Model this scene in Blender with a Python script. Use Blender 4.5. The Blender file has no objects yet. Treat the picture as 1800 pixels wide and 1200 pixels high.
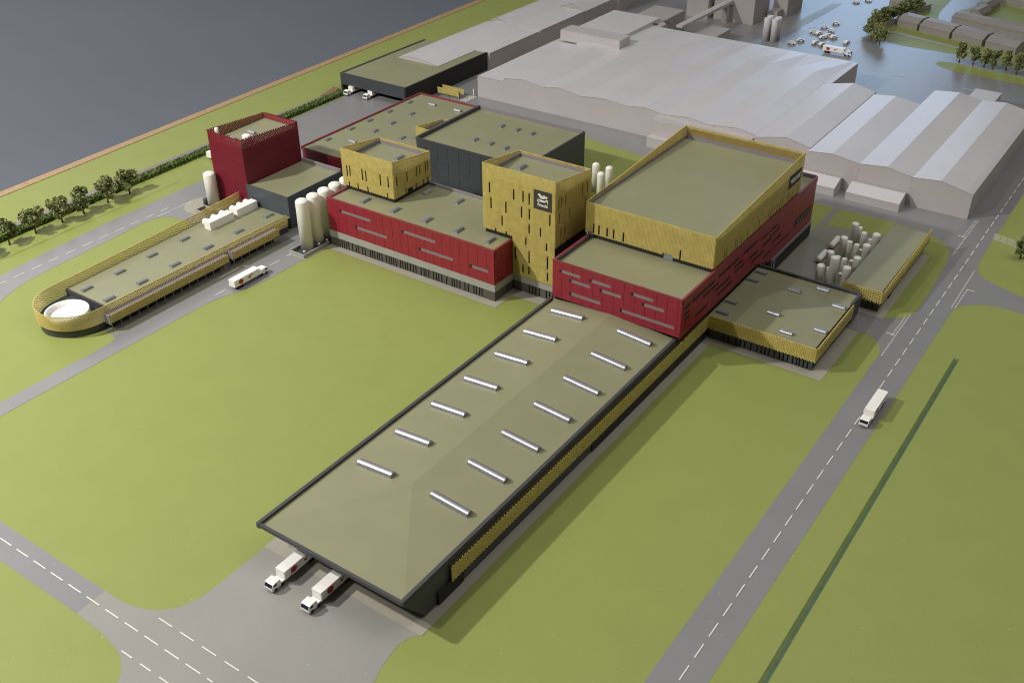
import bpy, bmesh, math, random
from mathutils import Vector, Matrix
from mathutils.geometry import tessellate_polygon
random.seed(7)
S = bpy.context.scene
COL = S.collection

# ------------------------------------------------------------------ camera
cam_d = bpy.data.cameras.new('camera'); cam = bpy.data.objects.new('camera', cam_d); COL.objects.link(cam)
YAW, PIT, ROL = (math.radians(a) for a in (-35.1267473, 32.77376182, 0.51049759))
F = Vector((math.sin(YAW)*math.cos(PIT), math.cos(YAW)*math.cos(PIT), -math.sin(PIT)))
r_ = Vector((math.cos(YAW), -math.sin(YAW), 0)); d_ = F.cross(r_)
r2 = r_*math.cos(ROL)+d_*math.sin(ROL); d2 = -r_*math.sin(ROL)+d_*math.cos(ROL)
m3 = Matrix((r2, -d2, -F)).transposed()
cam.matrix_world = Matrix.Translation((0, 0, 21)) @ m3.to_4x4()
cam_d.sensor_width = 36.0; cam_d.lens = 36.69; cam_d.clip_start = 0.1; cam_d.clip_end = 1000
cam_d.dof.use_dof = True; cam_d.dof.focus_distance = 39.0; cam_d.dof.aperture_fstop = 1.1
S.camera = cam

# ------------------------------------------------------------------ light: an exhibition room
W = bpy.data.worlds.new('World'); S.world = W; W.use_nodes = True
bg = W.node_tree.nodes['Background']; bg.inputs[0].default_value = (1.0, 0.97, 0.94, 1); bg.inputs[1].default_value = 0.075
def lamp(name, kind, loc, power, col, size, aim=None, size_y=None):
    l = bpy.data.lights.new(name, kind); o = bpy.data.objects.new(name, l); COL.objects.link(o)
    o.location = loc; l.energy = power; l.color = col
    if kind == 'AREA':
        l.shape = 'RECTANGLE'; l.size = size; l.size_y = size_y or size
    else:
        l.shadow_soft_size = size
    if aim is not None:
        o.rotation_euler = (Vector(aim)-Vector(loc)).to_track_quat('-Z', 'Y').to_euler()
    return o
lamp('ceiling_spotlight', 'POINT', (-51, -3, 37), 95000, (1.0, 0.97, 0.93), 0.9)
lamp('ceiling_spotlight', 'POINT', (-34, -13, 44), 36000, (1.0, 0.97, 0.93), 1.2)
lamp('ceiling_fill', 'AREA', (-48, 25, 62), 4000, (1.0, 0.97, 0.93), 66, (-46, 27, 0), 80)
lamp('ceiling_fill', 'AREA', (-160, 60, 62), 66000, (1.0, 0.98, 0.96), 90, (-150, 62, 0), 130)  # unseen area fill, added to brighten the floor beyond the board edge
lamp('ceiling_fill', 'AREA', (8, 44, 56), 12000, (1.0, 0.98, 0.95), 40, (-8, 48, 0), 50)  # unseen fill on the right, added to lift the shaded tank yard
lamp('room_window', 'AREA', (-40, 135, 19), 6500, (0.46, 0.68, 1.0), 24, (-22, 68, 0), 15)
S.view_settings.view_transform = 'Standard'; S.view_settings.look = 'None'
S.view_settings.exposure = 0.0; S.view_settings.gamma = 1.0
S.cycles.max_bounces = 6; S.cycles.filter_width = 1.15

# ------------------------------------------------------------------ materials
def lin(v):
    v /= 255.0
    return v/12.92 if v <= 0.04045 else ((v+0.055)/1.055)**2.4
def rgb(r, g, b, k=0.77): return (lin(r)*k, lin(g)*k, lin(b)*k, 1)
def mat(name, col, rough=0.6, metal=0.0, var=0.06, scale=3.0, fine=0.0, specks=0.0, bump=0.0, spec=0.5, coat=0.0):
    m = bpy.data.materials.new(name); m.use_nodes = True
    nt = m.node_tree; N = nt.nodes; L = nt.links; b = N['Principled BSDF']
    b.inputs['Roughness'].default_value = rough; b.inputs['Metallic'].default_value = metal
    b.inputs['Specular IOR Level'].default_value = spec; b.inputs['Coat Weight'].default_value = coat
    b.inputs['Coat Roughness'].default_value = 0.25
    tc = N.new('ShaderNodeTexCoord')
    n = N.new('ShaderNodeTexNoise'); n.inputs['Scale'].default_value = scale; n.inputs['Detail'].default_value = 6
    L.new(tc.outputs['Object'], n.inputs['Vector'])
    r = N.new('ShaderNodeValToRGB'); e = r.color_ramp.elements
    e[0].position = 0.3; e[1].position = 0.7
    e[0].color = tuple(c*(1-var) for c in col[:3])+(1,); e[1].color = tuple(min(1, c*(1+var)) for c in col[:3])+(1,)
    L.new(n.outputs['Fac'], r.inputs['Fac']); out = r.outputs['Color']
    if fine > 0:
        n2 = N.new('ShaderNodeTexNoise'); n2.inputs['Scale'].default_value = 26; n2.inputs['Detail'].default_value = 3
        L.new(tc.outputs['Object'], n2.inputs['Vector'])
        r2_ = N.new('ShaderNodeMapRange'); r2_.inputs[1].default_value = 0.3; r2_.inputs[2].default_value = 0.7
        r2_.inputs[3].default_value = 1-fine; r2_.inputs[4].default_value = 1+fine
        L.new(n2.outputs['Fac'], r2_.inputs[0])
        mx = N.new('ShaderNodeMix'); mx.data_type = 'RGBA'; mx.blend_type = 'MULTIPLY'; mx.inputs[0].default_value = 1
        L.new(out, mx.inputs[6]); L.new(r2_.outputs[0], mx.inputs[7]); out = mx.outputs[2]
    if specks > 0:
        for sc, th, c3 in ((1.7, 0.036, (0.8, 0.8, 0.66)), (1.3, 0.03, (0.05, 0.06, 0.03)), (4.1, 0.075, (0.5, 0.52, 0.33))):
            v = N.new('ShaderNodeTexVoronoi'); v.inputs['Scale'].default_value = sc
            L.new(tc.outputs['Object'], v.inputs['Vector'])
            mr = N.new('ShaderNodeMapRange'); mr.inputs[1].default_value = th*0.6; mr.inputs[2].default_value = th
            mr.inputs[3].default_value = specks; mr.inputs[4].default_value = 0
            L.new(v.outputs['Distance'], mr.inputs[0])
            mx = N.new('ShaderNodeMix'); mx.data_type = 'RGBA'; mx.inputs[7].default_value = (*c3, 1)
            L.new(mr.outputs[0], mx.inputs[0]); L.new(out, mx.inputs[6]); out = mx.outputs[2]
    L.new(out, b.inputs['Base Color'])
    if bump > 0:
        nb = N.new('ShaderNodeTexNoise'); nb.inputs['Scale'].default_value = 18; nb.inputs['Detail'].default_value = 4
        L.new(tc.outputs['Object'], nb.inputs['Vector'])
        bp = N.new('ShaderNodeBump'); bp.inputs['Strength'].default_value = bump; bp.inputs['Distance'].default_value = 0.02
        L.new(nb.outputs['Fac'], bp.inputs['Height']); L.new(bp.outputs['Normal'], b.inputs['Normal'])
    return m
M = dict(
    lawn=mat('lawn_paint', rgb(159, 169, 91), 0.55, spec=0.35, var=0.02, scale=0.8, fine=0.06, specks=0.45, bump=0.05),
    asphalt=mat('asphalt_paint', rgb(166, 164, 157), 0.42, var=0.04, scale=0.5, fine=0.05, specks=0.4, bump=0.05),
    road=mat('road_paint', rgb(150, 150, 151), 0.37, var=0.04, scale=0.5, fine=0.05, specks=0.3, bump=0.05),
    tank_yard=mat('yard_paint', rgb(150, 150, 134), 0.45, var=0.03, scale=0.6),
    pave=mat('paving_paint', rgb(184, 178, 162), 0.5, var=0.04, scale=1.2, fine=0.04),
    cyclepath=mat('cycle_path_paint', rgb(150, 138, 134), 0.5, var=0.05),
    marking=mat('marking_white', rgb(226, 222, 212, 1), 0.5, var=0.08, scale=20),
    wood=mat('edge_wood', rgb(192, 158, 116), 0.45, var=0.14, scale=6),
    boardside=mat('board_side', rgb(150, 120, 90), 0.6, var=0.1),
    floor=mat('floor_vinyl', rgb(140, 146, 158), 0.5, var=0.03, scale=0.05, fine=0.0, specks=0.2),
    roof=mat('roof_olive', rgb(157, 156, 122), 0.45, var=0.035, scale=0.7, fine=0.02, bump=0.03),
    dark=mat('parapet_charcoal', rgb(78, 78, 82), 0.5, var=0.08),
    darkwall=mat('wall_charcoal', rgb(74, 79, 82), 0.5, var=0.08),
    annexwall=mat('annex_slate', rgb(84, 92, 98), 0.5, var=0.06),
    liner=mat('parapet_liner', rgb(150, 142, 148), 0.5, var=0.05),
    black=mat('black_gap', rgb(34, 32, 32), 0.6, var=0.1),
    glass=mat('slit_glass', rgb(44, 26, 24), 0.25, var=0.1),
    greyglass=mat('grey_glazing', rgb(150, 138, 140), 0.3, var=0.1, scale=8),
    band=mat('concrete_band', rgb(182, 181, 174), 0.5, var=0.05),
    plinth=mat('plinth_taupe', rgb(100, 96, 88), 0.55, var=0.06),
    red=mat('red_cladding', rgb(164, 42, 60), 0.4, var=0.06, scale=2.5, fine=0.04),
    redmesh=mat('red_mesh', rgb(140, 34, 54), 0.45, var=0.08),
    reddark=mat('red_backing', rgb(104, 24, 38), 0.6, var=0.1),
    redcap=mat('red_cap', rgb(150, 60, 68), 0.45, var=0.08),
    gold=mat('gold_lattice', rgb(230, 210, 124), 0.4, metal=0.1, var=0.10, scale=4),
    goldback=mat('gold_backing', rgb(90, 73, 38), 0.6, var=0.15),
    goldin=mat('gold_liner', rgb(158, 136, 78), 0.5, var=0.1),
    white=mat('white_lacquer', rgb(246, 243, 237, 1), 0.4, var=0.02, scale=4),
    tankwhite=mat('tank_white', rgb(242, 239, 228, 1), 0.42, var=0.02, scale=4),
    silver=mat('skylight_silver', rgb(190, 190, 198, 0.9), 0.38, metal=0.85, var=0.12, scale=14, fine=0.12),
    vent=mat('skylight_grey', rgb(158, 162, 166), 0.4, metal=0.2, var=0.1, scale=10),
    mass=mat('massing_grey', rgb(212, 205, 204), 0.42, var=0.03, scale=0.5, coat=0.15),
    massroof=mat('massing_roof', rgb(224, 221, 223), 0.42, var=0.03, scale=0.4, coat=0.1),
    massdark=mat('massing_taupe', rgb(190, 181, 177), 0.5, var=0.04, scale=0.5),
    house=mat('house_taupe', rgb(166, 159, 154), 0.5, var=0.05),
    tyre=mat('tyre_black', rgb(36, 36, 38), 0.7), screen=mat('windscreen', rgb(40, 42, 60), 0.2),
    logored=mat('logo_red', rgb(200, 44, 46), 0.5, var=0.08), logoblack=mat('logo_black', rgb(50, 34, 32), 0.5),
    signboard=mat('sign_brown', rgb(72, 60, 60), 0.45), letter=mat('sign_white', rgb(228, 226, 222, 1), 0.5),
    bark=mat('bark', rgb(84, 70, 52), 0.8, var=0.2), leaf=mat('foliage', rgb(156, 162, 108), 0.6, var=0.35, scale=5),
    leaf2=mat('foliage_dark', rgb(138, 148, 96), 0.6, var=0.35, scale=5),
    hedge=mat('hedge_leaf', rgb(112, 134, 72), 0.6, var=0.3, scale=6),
    ditch=mat('ditch_bank', rgb(112, 130, 66), 0.6, var=0.12), water=mat('ditch_water', rgb(92, 114, 90), 0.25, var=0.1),
    swale=mat('swale_grass', rgb(146, 150, 78), 0.5, var=0.06), brown=mat('ramp_brown', rgb(140, 104, 74), 0.6),
    fence=mat('fence_rail', rgb(186, 184, 168), 0.5),
)
def leaf_tweak(m):
    b = m.node_tree.nodes['Principled BSDF']; b.inputs['Specular IOR Level'].default_value = 0.2
for k in ('leaf', 'leaf2', 'hedge'): leaf_tweak(M[k])
gl = bpy.data.materials.new('fence_glass'); gl.use_nodes = True
_b = gl.node_tree.nodes['Principled BSDF']; _b.inputs['Base Color'].default_value = (0.9, 0.92, 0.88, 1)
_b.inputs['Roughness'].default_value = 0.05; _b.inputs['Alpha'].default_value = 0.22; M['fenceglass'] = gl

# ------------------------------------------------------------------ helpers
class MB:
    def __init__(s): s.v = []; s.f = []; s.sm = []
    def add(s, vs, fs, smooth=False):
        o = len(s.v); s.v += [tuple(p) for p in vs]
        s.f += [tuple(i+o for i in f) for f in fs]; s.sm += [smooth]*len(fs); return s
    def box(s, x0, x1, y0, y1, z0, z1):
        vs = [(x0,y0,z0),(x1,y0,z0),(x1,y1,z0),(x0,y1,z0),(x0,y0,z1),(x1,y0,z1),(x1,y1,z1),(x0,y1,z1)]
        return s.add(vs, [(3,2,1,0),(4,5,6,7),(0,1,5,4),(1,2,6,5),(2,3,7,6),(3,0,4,7)])
    def hexa(s, b, t):          # bottom 4, top 4 points, counter-clockwise from above
        return s.add(list(b)+list(t), [(3,2,1,0),(4,5,6,7),(0,1,5,4),(1,2,6,5),(2,3,7,6),(3,0,4,7)])
    def prism(s, poly, a0, a1, axis='z'):   # polygon extruded along an axis
        n = len(poly)
        def P(p, a):
            return {'z': (p[0], p[1], a), 'y': (p[0], a, p[1]), 'x': (a, p[0], p[1])}[axis]
        vs = [P(p, a0) for p in poly]+[P(p, a1) for p in poly]
        tri = tessellate_polygon([[Vector((p[0], p[1], 0)) for p in poly]])
        fs = []
        for t in tri: fs += [tuple(t), tuple(i+n for i in reversed(t))]
        for i in range(n): fs.append((i, (i+1) % n, n+(i+1) % n, n+i))
        return s.add(vs, fs)
    def sheet(s, poly, z, holes=()):
        rings = [[Vector((p[0], p[1], 0)) for p in poly]]+[[Vector((p[0], p[1], 0)) for p in h] for h in holes]
        flat = [p for r in rings for p in r]
        fs = []
        for t in tessellate_polygon(rings):
            a, b, c = (flat[i] for i in t)
            if (b-a).cross(c-a).z < 0: t = (t[0], t[2], t[1])
            fs.append(tuple(t))
        return s.add([(p.x, p.y, z) for p in flat], fs)
    def quad(s, a, b, c, d): return s.add([a, b, c, d], [(0, 1, 2, 3)])
    def lathe(s, prof, c=(0, 0, 0), n=20, axis='z', a0=0.0, a1=2*math.pi, smooth=True):
        full = abs(a1-a0-2*math.pi) < 1e-6; k = n if full else n+1
        vs = []
        for r, h in prof:
            for i in range(k):
                a = a0+(a1-a0)*i/n; u, v = r*math.cos(a), r*math.sin(a)
                p = {'z': (u, v, h), 'x': (h, u, v), 'y': (u, h, v)}[axis]
                vs.append((p[0]+c[0], p[1]+c[1], p[2]+c[2]))
        fs = []
        for j in range(len(prof)-1):
            for i in range(n):
                i2 = (i+1) % k if full else i+1
                fs.append((j*k+i, j*k+i2, (j+1)*k+i2, (j+1)*k+i))
        return s.add(vs, fs, smooth)
    def mesh(s, name, off=(0, 0, 0)):
        me = bpy.data.meshes.new(name)
        me.from_pydata([(a-off[0], b-off[1], c-off[2]) for a, b, c in s.v], [], s.f)
        me.polygons.foreach_set('use_smooth', s.sm)
        bm = bmesh.new(); bm.from_mesh(me); bmesh.ops.recalc_face_normals(bm, faces=bm.faces) if len(s.f) < 60000 else None
        bm.to_mesh(me); bm.free(); me.update()
        return me
    def build(s, name, m, parent=None, kind=None):
        off = WLOC.get(parent.name, (0, 0, 0)) if parent is not None else (0, 0, 0)
        me = s.mesh(name, off); me.materials.append(M[m] if isinstance(m, str) else m)
        o = bpy.data.objects.new(name, me); COL.objects.link(o)
        if parent is not None: o.parent = parent; WLOC[o.name] = off
        if kind: o['kind'] = kind
        return o
WLOC = {}
def tag(o, label, cat, group=None):
    o['label'] = label; o['category'] = cat
    if group: o['group'] = group
    return o
def thing(name, label, cat, loc=(0, 0, 0), group=None, rz=0.0):
    o = bpy.data.objects.new(name, None); COL.objects.link(o); o.location = loc; o.rotation_euler = (0, 0, rz)
    o.empty_display_size = 0.2
    WLOC[o.name] = tuple(loc) if rz == 0 and loc else (0, 0, 0)
    return tag(o, label, cat, group)
def local(o): WLOC[o.name] = (0, 0, 0); return o
def inst(me, name, parent, loc, scale=(1, 1, 1), rz=0.0):
    o = bpy.data.objects.new(name, me); COL.objects.link(o)
    off = WLOC.get(parent.name, (0, 0, 0)); o.parent = parent
    o.location = tuple(loc[i]-off[i] for i in range(3)); o.scale = scale; o.rotation_euler = (0, 0, rz)
    return o
def copy_tree(src, loc, rz, label, group=None, parent=None):
    c = src.copy(); COL.objects.link(c)
    if parent is None:
        c.location = loc; c.rotation_euler = (0, 0, rz); c['label'] = label
        if group: c['group'] = group
    else: c.parent = parent
    for ch in src.children: copy_tree(ch, None, 0, None, None, c)
    return c
def struct(name, mb, m): return mb.build(name, m, None, 'structure')
def chaikin(pts, it=2):
    """round every corner that is not given twice"""
    P = []
    i = 0
    while i < len(pts):
        hard = i+1 < len(pts) and pts[i+1] == pts[i]
        P.append((pts[i], hard)); i += 2 if hard else 1
    for _ in range(it):
        Q = []; n = len(P)
        for j in range(n):
            (p, h) = P[j]
            if h: Q.append((p, True)); continue
            a = P[j-1][0]; b = P[(j+1) % n][0]
            Q.append(((p[0]*.75+a[0]*.25, p[1]*.75+a[1]*.25), False))
            Q.append(((p[0]*.75+b[0]*.25, p[1]*.75+b[1]*.25), False))
        P = Q
    return [p for p, _ in P]
def H(*pts):            # hard corners
    return [q for p in pts for q in (p, p)]

# -- lattice of real crossing bars on a wall path ---------------------------------
def lattice(name, m, parent, path, zb, zt, pitch=0.085, slope=0.6, bw=0.03, th=0.014, holes=(), closed=False):
    """path: outline points, outside on the right-hand side when walking; zb/zt: height functions of the run s; holes: (s0, s1, z0, z1)"""
    mb = MB(); pts = list(path)+([path[0]] if closed else [])
    s = 0.0
    fb = zb if callable(zb) else (lambda q: zb); ft = zt if callable(zt) else (lambda q: zt)
    for (x0, y0), (x1, y1) in zip(pts, pts[1:]):
        L = math.hypot(x1-x0, y1-y0); ux, uy = (x1-x0)/L, (y1-y0)/L; nx, ny = uy, -ux
        b0, b1, t0, t1 = fb(s), fb(s+L), ft(s), ft(s+L)
        zlo, zhi = min(b0, b1), max(t0, t1)
        hs = [(h[0]-s, h[1]-s, h[2], h[3]) for h in holes if h[1] > s and h[0] < s+L]
        for fam in (1, -1):
            k = slope*fam; lay = 0.0 if fam > 0 else th*0.9
            # lines z = k*(q + s) + c, c stepping by slope*pitch
            cs = [zlo-k*s, zlo-k*(s+L), zhi-k*s, zhi-k*(s+L)]
            i0 = math.floor(min(cs)/(slope*pitch)); i1 = math.ceil(max(cs)/(slope*pitch))
            for i in range(i0, i1+1):
                c = i*slope*pitch
                lo, hi = 0.0, L
                # inside: k*(q+s)+c >= b0+(b1-b0)q/L ; <= t0+(t1-t0)q/L
                for (A, B, sg) in ((k-(b1-b0)/L, k*s+c-b0, 1), (k-(t1-t0)/L, k*s+c-t0, -1)):
                    A *= sg; B *= sg            # A q + B >= 0
                    if abs(A) < 1e-9:
                        if B < 0: lo, hi = 1, 0
                    elif A > 0: lo = max(lo, -B/A)
                    else: hi = min(hi, -B/A)
                if hi-lo < 0.004: continue
                iv = [(lo, hi)]
                for (h0, h1, g0, g1) in hs:
                    qa, qb = sorted(((g0-c)/k-s, (g1-c)/k-s)); a, b = max(h0, qa), min(h1, qb)
                    if b <= a: continue
                    nv = []
                    for (p, q) in iv:
                        if b <= p or a >= q: nv.append((p, q)); continue
                        if a > p: nv.append((p, a))
                        if b < q: nv.append((b, q))
                    iv = nv
                for (p, q) in iv:
                    if q-p < 0.006: continue
                    e = bw/2*math.hypot(1, k)
                    for_ = []
                    for qq in (p, q):
                        z = k*(qq+s)+c
                        for dz in (-e, e):
                            zz = z+dz
                            for dn in (lay, lay+th):
                                for_.append((x0+ux*qq+nx*dn, y0+uy*qq+ny*dn, zz))
                    mb.add(for_, [(0,1,3,2),(4,6,7,5),(0,4,5,1),(2,3,7,6),(0,2,6,4),(1,5,7,3)])
        s += L
    return mb.build(name, m, parent, 'stuff')

UNIT = MB().box(-.5, .5, -.5, .5, -.5, .5)
UNITS = {}
def unit(m):
    if m not in UNITS:
        me = UNIT.mesh('panel_mesh'); me.materials.append(M[m]); UNITS[m] = me
    return UNITS[m]
def panels(parent, m, axis, plane, us, zs, slots=(), th=0.02, gap=0.012, zmin=None, limit=300, count=None, glass='greyglass', gdepth=0.045):
    """cladding of single panels on a facade; axis 'y': wall at y=plane facing -y, runs along x; axis 'x': wall at x=plane facing +x, runs along y"""
    n = 0; rest = MB(); sg = -1 if axis == 'y' else 1
    def place(u0, u1, z0, z1, jit):
        nonlocal n
        w, h = u1-u0-gap, z1-z0-gap*0.4
        if w < 0.02 or h < 0.02: return
        c = (u0+u1)/2; d = plane+sg*(th/2+jit)
        loc = (c, d, (z0+z1)/2) if axis == 'y' else (d, c, (z0+z1)/2)
        dim = (w, th, h) if axis == 'y' else (th, w, h)
        if (count[0] if count else n) < limit:
            inst(unit(m), 'panel', parent, loc, dim)
        else:
            rest.box(loc[0]-dim[0]/2, loc[0]+dim[0]/2, loc[1]-dim[1]/2, loc[1]+dim[1]/2, loc[2]-dim[2]/2, loc[2]+dim[2]/2)
        n += 1
        if count: count[0] += 1
    for u0, u1 in zip(us, us[1:]):
        for z0, z1 in zip(zs, zs[1:]):
            zm = (z0+z1)/2
            za = z0
            if zmin is not None:
                lim = zmin((u0+u1)/2)
                if z1 <= lim+0.03: continue
                za = max(z0, lim)
            segs = [(u0, u1)]
            for (a, b, zc) in slots:
                if not (z0-1e-6 <= zc <= z1+1e-6): continue
                nv = []
                for p, q in segs:
                    if b <= p or a >= q: nv.append((p, q)); continue
                    if a > p+0.02: nv.append((p, a))
                    if b < q-0.02: nv.append((b, q))
                segs = nv
            for p, q in segs: place(p, q, za, z1, random.uniform(-0.002, 0.002))
    for (a, b, zc) in slots:
        row = [(z0, z1) for z0, z1 in zip(zs, zs[1:]) if z0-1e-6 <= zc <= z1+1e-6]
        if not row: continue
        z0, z1 = row[0]; h = z1-z0
        if axis == 'y':
            inst(unit(glass), 'window', parent, ((a+b)/2, plane-0.004, zc if False else (z0+z1)/2), (b-a, 0.006, h))
        else:
            inst(unit(glass), 'window', parent, (plane+0.004, (a+b)/2, (z0+z1)/2), (0.006, b-a, h))
    if rest.v: rest.build('panel_field', m, parent, 'stuff')

BARREL = {}
def barrel(L, r, axis, m, hump=1.0):
    """half-round skylight lying on a roof, with a low kerb"""
    key = (round(L, 3), round(r, 3), axis, m)
    if key in BARREL: return BARREL[key]
    mb = MB(); n = 12; prof = []
    for i in range(n+1):
        a = math.pi*i/n; prof.append((r*math.cos(a), r*math.sin(a)*hump))
    vs = []; fs = []
    for e in (-L/2, L/2):
        for (p, z) in prof: vs.append((e, p, z+0.02) if axis == 'x' else (p, e, z+0.02))
    k = n+1
    for i in range(n): fs.append((i, i+1, k+i+1, k+i))
    mb.add(vs, fs, True)
    mb.add(vs[:k], [tuple(range(k))]); mb.add(vs[k:], [tuple(range(k))])
    if axis == 'x': mb.box(-L/2, L/2, -r, r, 0, 0.02)
    else: mb.box(-r, r, -L/2, L/2, 0, 0.02)
    me = mb.mesh('skylight_mesh'); me.materials.append(M[m]); BARREL[key] = me
    return me
def skylights(parent, pts, z, L, r, axis, m, zf=None):
    for (x, y) in pts:
        inst(barrel(L, r, axis, m), 'skylight', parent, (x, y, (zf(x, y) if zf else z)))

def parapet_box(parent, x0, x1, y0, y1, zr, zt, t, m_out, m_cap=None, m_in=None, roof='roof', sides='lrfb', name='parapet'):
    """flat roof sheet with an upstand on the named sides"""
    MB().box(x0+t*.6, x1-t*.6, y0+t*.6, y1-t*.6, zr-0.1, zr).build('roof', roof, parent)
    mb = MB(); ci = MB()
    zb = zr-0.12
    if 'f' in sides: mb.box(x0, x1, y0, y0+t, zb, zt)
    if 'b' in sides: mb.box(x0, x1, y1-t, y1, zb, zt)
    if 'l' in sides: mb.box(x0, x0+t, y0+t, y1-t, zb, zt)
    if 'r' in sides: mb.box(x1-t, x1, y0+t, y1-t, zb, zt)
    mb.build(name, m_out, parent)
    if m_in:
        e = 0.006
        if 'b' in sides: ci.box(x0+t, x1-t, y1-t-e, y1-t, zr, zt-0.004)
        if 'l' in sides: ci.box(x0+t, x0+t+e, y0+t, y1-t-e, zr, zt-0.004)
        ci.build('parapet_liner', m_in, parent)

# ================================================================== SETTING
DZ = 0.004
# ditch cut through the lawn
ditch_hole = [(-4.89, 8.0), (-4.67, 8.0), (-4.76, 34.75), (-4.95, 34.75)]
TE = lambda y: -46.2-0.033*(y-23)          # inner side of the wooden edge
lawn = MB().sheet([(TE(-12), -12), (24, -12), (24, 112), (TE(112), 112)], 0.0, [ditch_hole])
struct('lawn', lawn, 'lawn')
db = MB()
zd = -0.035
A, B, Cc, D = ditch_hole
fa, fb2, fc, fd = (-4.77, 8.0), (-4.70, 8.0), (-4.79, 34.6), (-4.85, 34.6)
for (p, q, r, s) in ((A, D, fd, fa), (Cc, B, fb2, fc), (D, Cc, fc, fd), (B, A, fa, fb2)):
    db.quad((*p, 0), (*q, 0), (*r, zd), (*s, zd))
struct('ditch', db, 'ditch')
struct('ditch_water', MB().sheet([(-4.785, 8.0), (-4.685, 8.0), (-4.775, 34.6), (-4.865, 34.6)], -0.024), 'water')
# base board and floor under the model
struct('base_board', MB().prism([(TE(-12), -12), (24, -12), (24, 112), (TE(112), 112)], -2.0, -0.3), 'boardside')
edge = MB()
def edge_run(y0, y1): edge.hexa([(TE(y0)-.52, y0, -2.0), (TE(y0)-.005, y0, -2.0), (TE(y1)-.005, y1, -2.0), (TE(y1)-.52, y1, -2.0)],
                                [(TE(y0)-.52, y0, 0.03), (TE(y0)-.005, y0, 0.03), (TE(y1)-.005, y1, 0.03), (TE(y1)-.52, y1, 0.03)])
for a, b in ((-12, 24.97), (25, 61.97), (62, 112)): edge_run(a, b)
tag(edge.build('wooden_edging', 'wood'), 'pale wooden edging strip along the rim of the model board', 'edging')
struct('floor', MB().sheet([(-320, -120), (160, -120), (160, 320), (-320, 320)], -17.0), 'floor')

# roads
R1 = [(-7.23, 3), (-7.23, 3), (-7.23, 33.3), (-7.3, 33.75), (-7.5, 34.08), (-7.8, 34.36), (-8.1, 34.54), (-8.5, 34.56)]
yard = H((-7.23, 3)) + [(-7.23, 33.2), (-7.3, 33.75), (-7.55, 34.2), (-7.9, 34.5), (-8.4, 34.56)] + H((-9.5, 34.56), (-12.8, 35.0), (-12.95, 41), (-18.6, 41), (-18.6, 32.5), (-30.2, 32.5), (-30.2, 33.5), (-35.6, 33.5)) \
    + [(-38.0, 33.5), (-39.7, 33.9), (-41.3, 34.6), (-41.95, 36.2)] + H((-42.1, 43.6), (-43.2, 60), (-43.2, 104), (-20.3, 104), (-20.45, 71.6)) + [(-19.4, 70.7), (-17.5, 70.45), (-15.2, 70.6), (-12, 70.2), (-5, 69.2)] + H((10, 67.5), (10, 62.5)) \
    + [(-4, 64), (-5.6, 63.6), (-6.1, 62), (-6.12, 47), (-6.12, 43.0), (-6.0, 42.0), (-5.7, 41.4), (-5.0, 41.05), (-3.9, 40.6), (-1.5, 40)] + H((10, 38.5), (10, 36.5)) + [(-2.5, 39.2), (-4.6, 39.45), (-5.5, 38.95), (-5.92, 38.3), (-5.92, 37.2)] + H((-5.92, 3))
struct('road', MB().sheet(chaikin(yard), DZ), 'road')
R4 = H((-40.3, 6)) + [(-39.1, 18), (-39.45, 21), (-39.65, 24), (-39.7, 27)] + H((-39.7, 33.95), (-36.0, 33.95), (-35.6, 26.62)) + [(-37.05, 26.6), (-37.6, 26.58), (-37.95, 26.4), (-38.18, 26.1), (-38.28, 25.6), (-38.15, 23.6), (-38.05, 21.8), (-37.9, 19.0), (-37.2, 17.4)] + H((-36.2, 16), (-36.5, 6))
struct('road', MB().sheet(chaikin(R4), DZ*1.5), 'road')
R3 = H((-31.08, -11)) + [(-31.07, 16), (-31.08, 18.2), (-31.3, 18.6)] + H((-32.2, 18.62), (-32.2, 34), (-30.2, 34), (-30.2, 28.8), (-29.75, 28.7), (-29.75, 25.2)) + [(-29.82, 24.1), (-30.05, 23.3), (-30.3, 22.6), (-30.36, 21.4)] + H((-30.34, -11))
struct('road', MB().sheet(chaikin(R3), DZ*1.7), 'road')
struct('road', MB().sheet([(TE(9), 9.23), (-20.72, 9.23), (-20.78, 10.17), (TE(10), 10.17)], DZ), 'road')
R2 = H((-20.72, 9.23), (-20.78, 10.17)) + [(-20.1, 10.18), (-19.6, 10.26), (-19.1, 10.46), (-18.7, 10.8), (-18.46, 11.3), (-18.4, 12.0)] + H((-18.42, 13.86), (-12.7, 13.86)) + [(-12.97, 13.5), (-12.95, 12.9), (-12.8, 12.2), (-12.4, 11.3), (-11.6, 10.6), (-10.2, 10.2)] + H((4, 10.17), (4, 9.2)) \
    + [(-16.2, 9.2), (-16.9, 8.9), (-17.2, 8.2)] + H((-17.2, -11), (-17.75, -11)) + [(-17.75, 7.9), (-17.95, 8.5), (-18.5, 8.96), (-19.1, 9.12), (-19.8, 9.2)]
struct('loading_yard', MB().sheet(chaikin(R2), DZ*1.2), 'asphalt')
struct('cycle_path', MB().sheet([(-43.1, -12), (-42.74, -12), (-42.8, 43.2), (-43.25, 43.2)], DZ), 'cyclepath')
struct('swale', MB().sheet([(-40.30, 5), (-40.20, 5), (-40.5, 29.5), (-40.6, 29.5)], DZ), 'swale')
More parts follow.
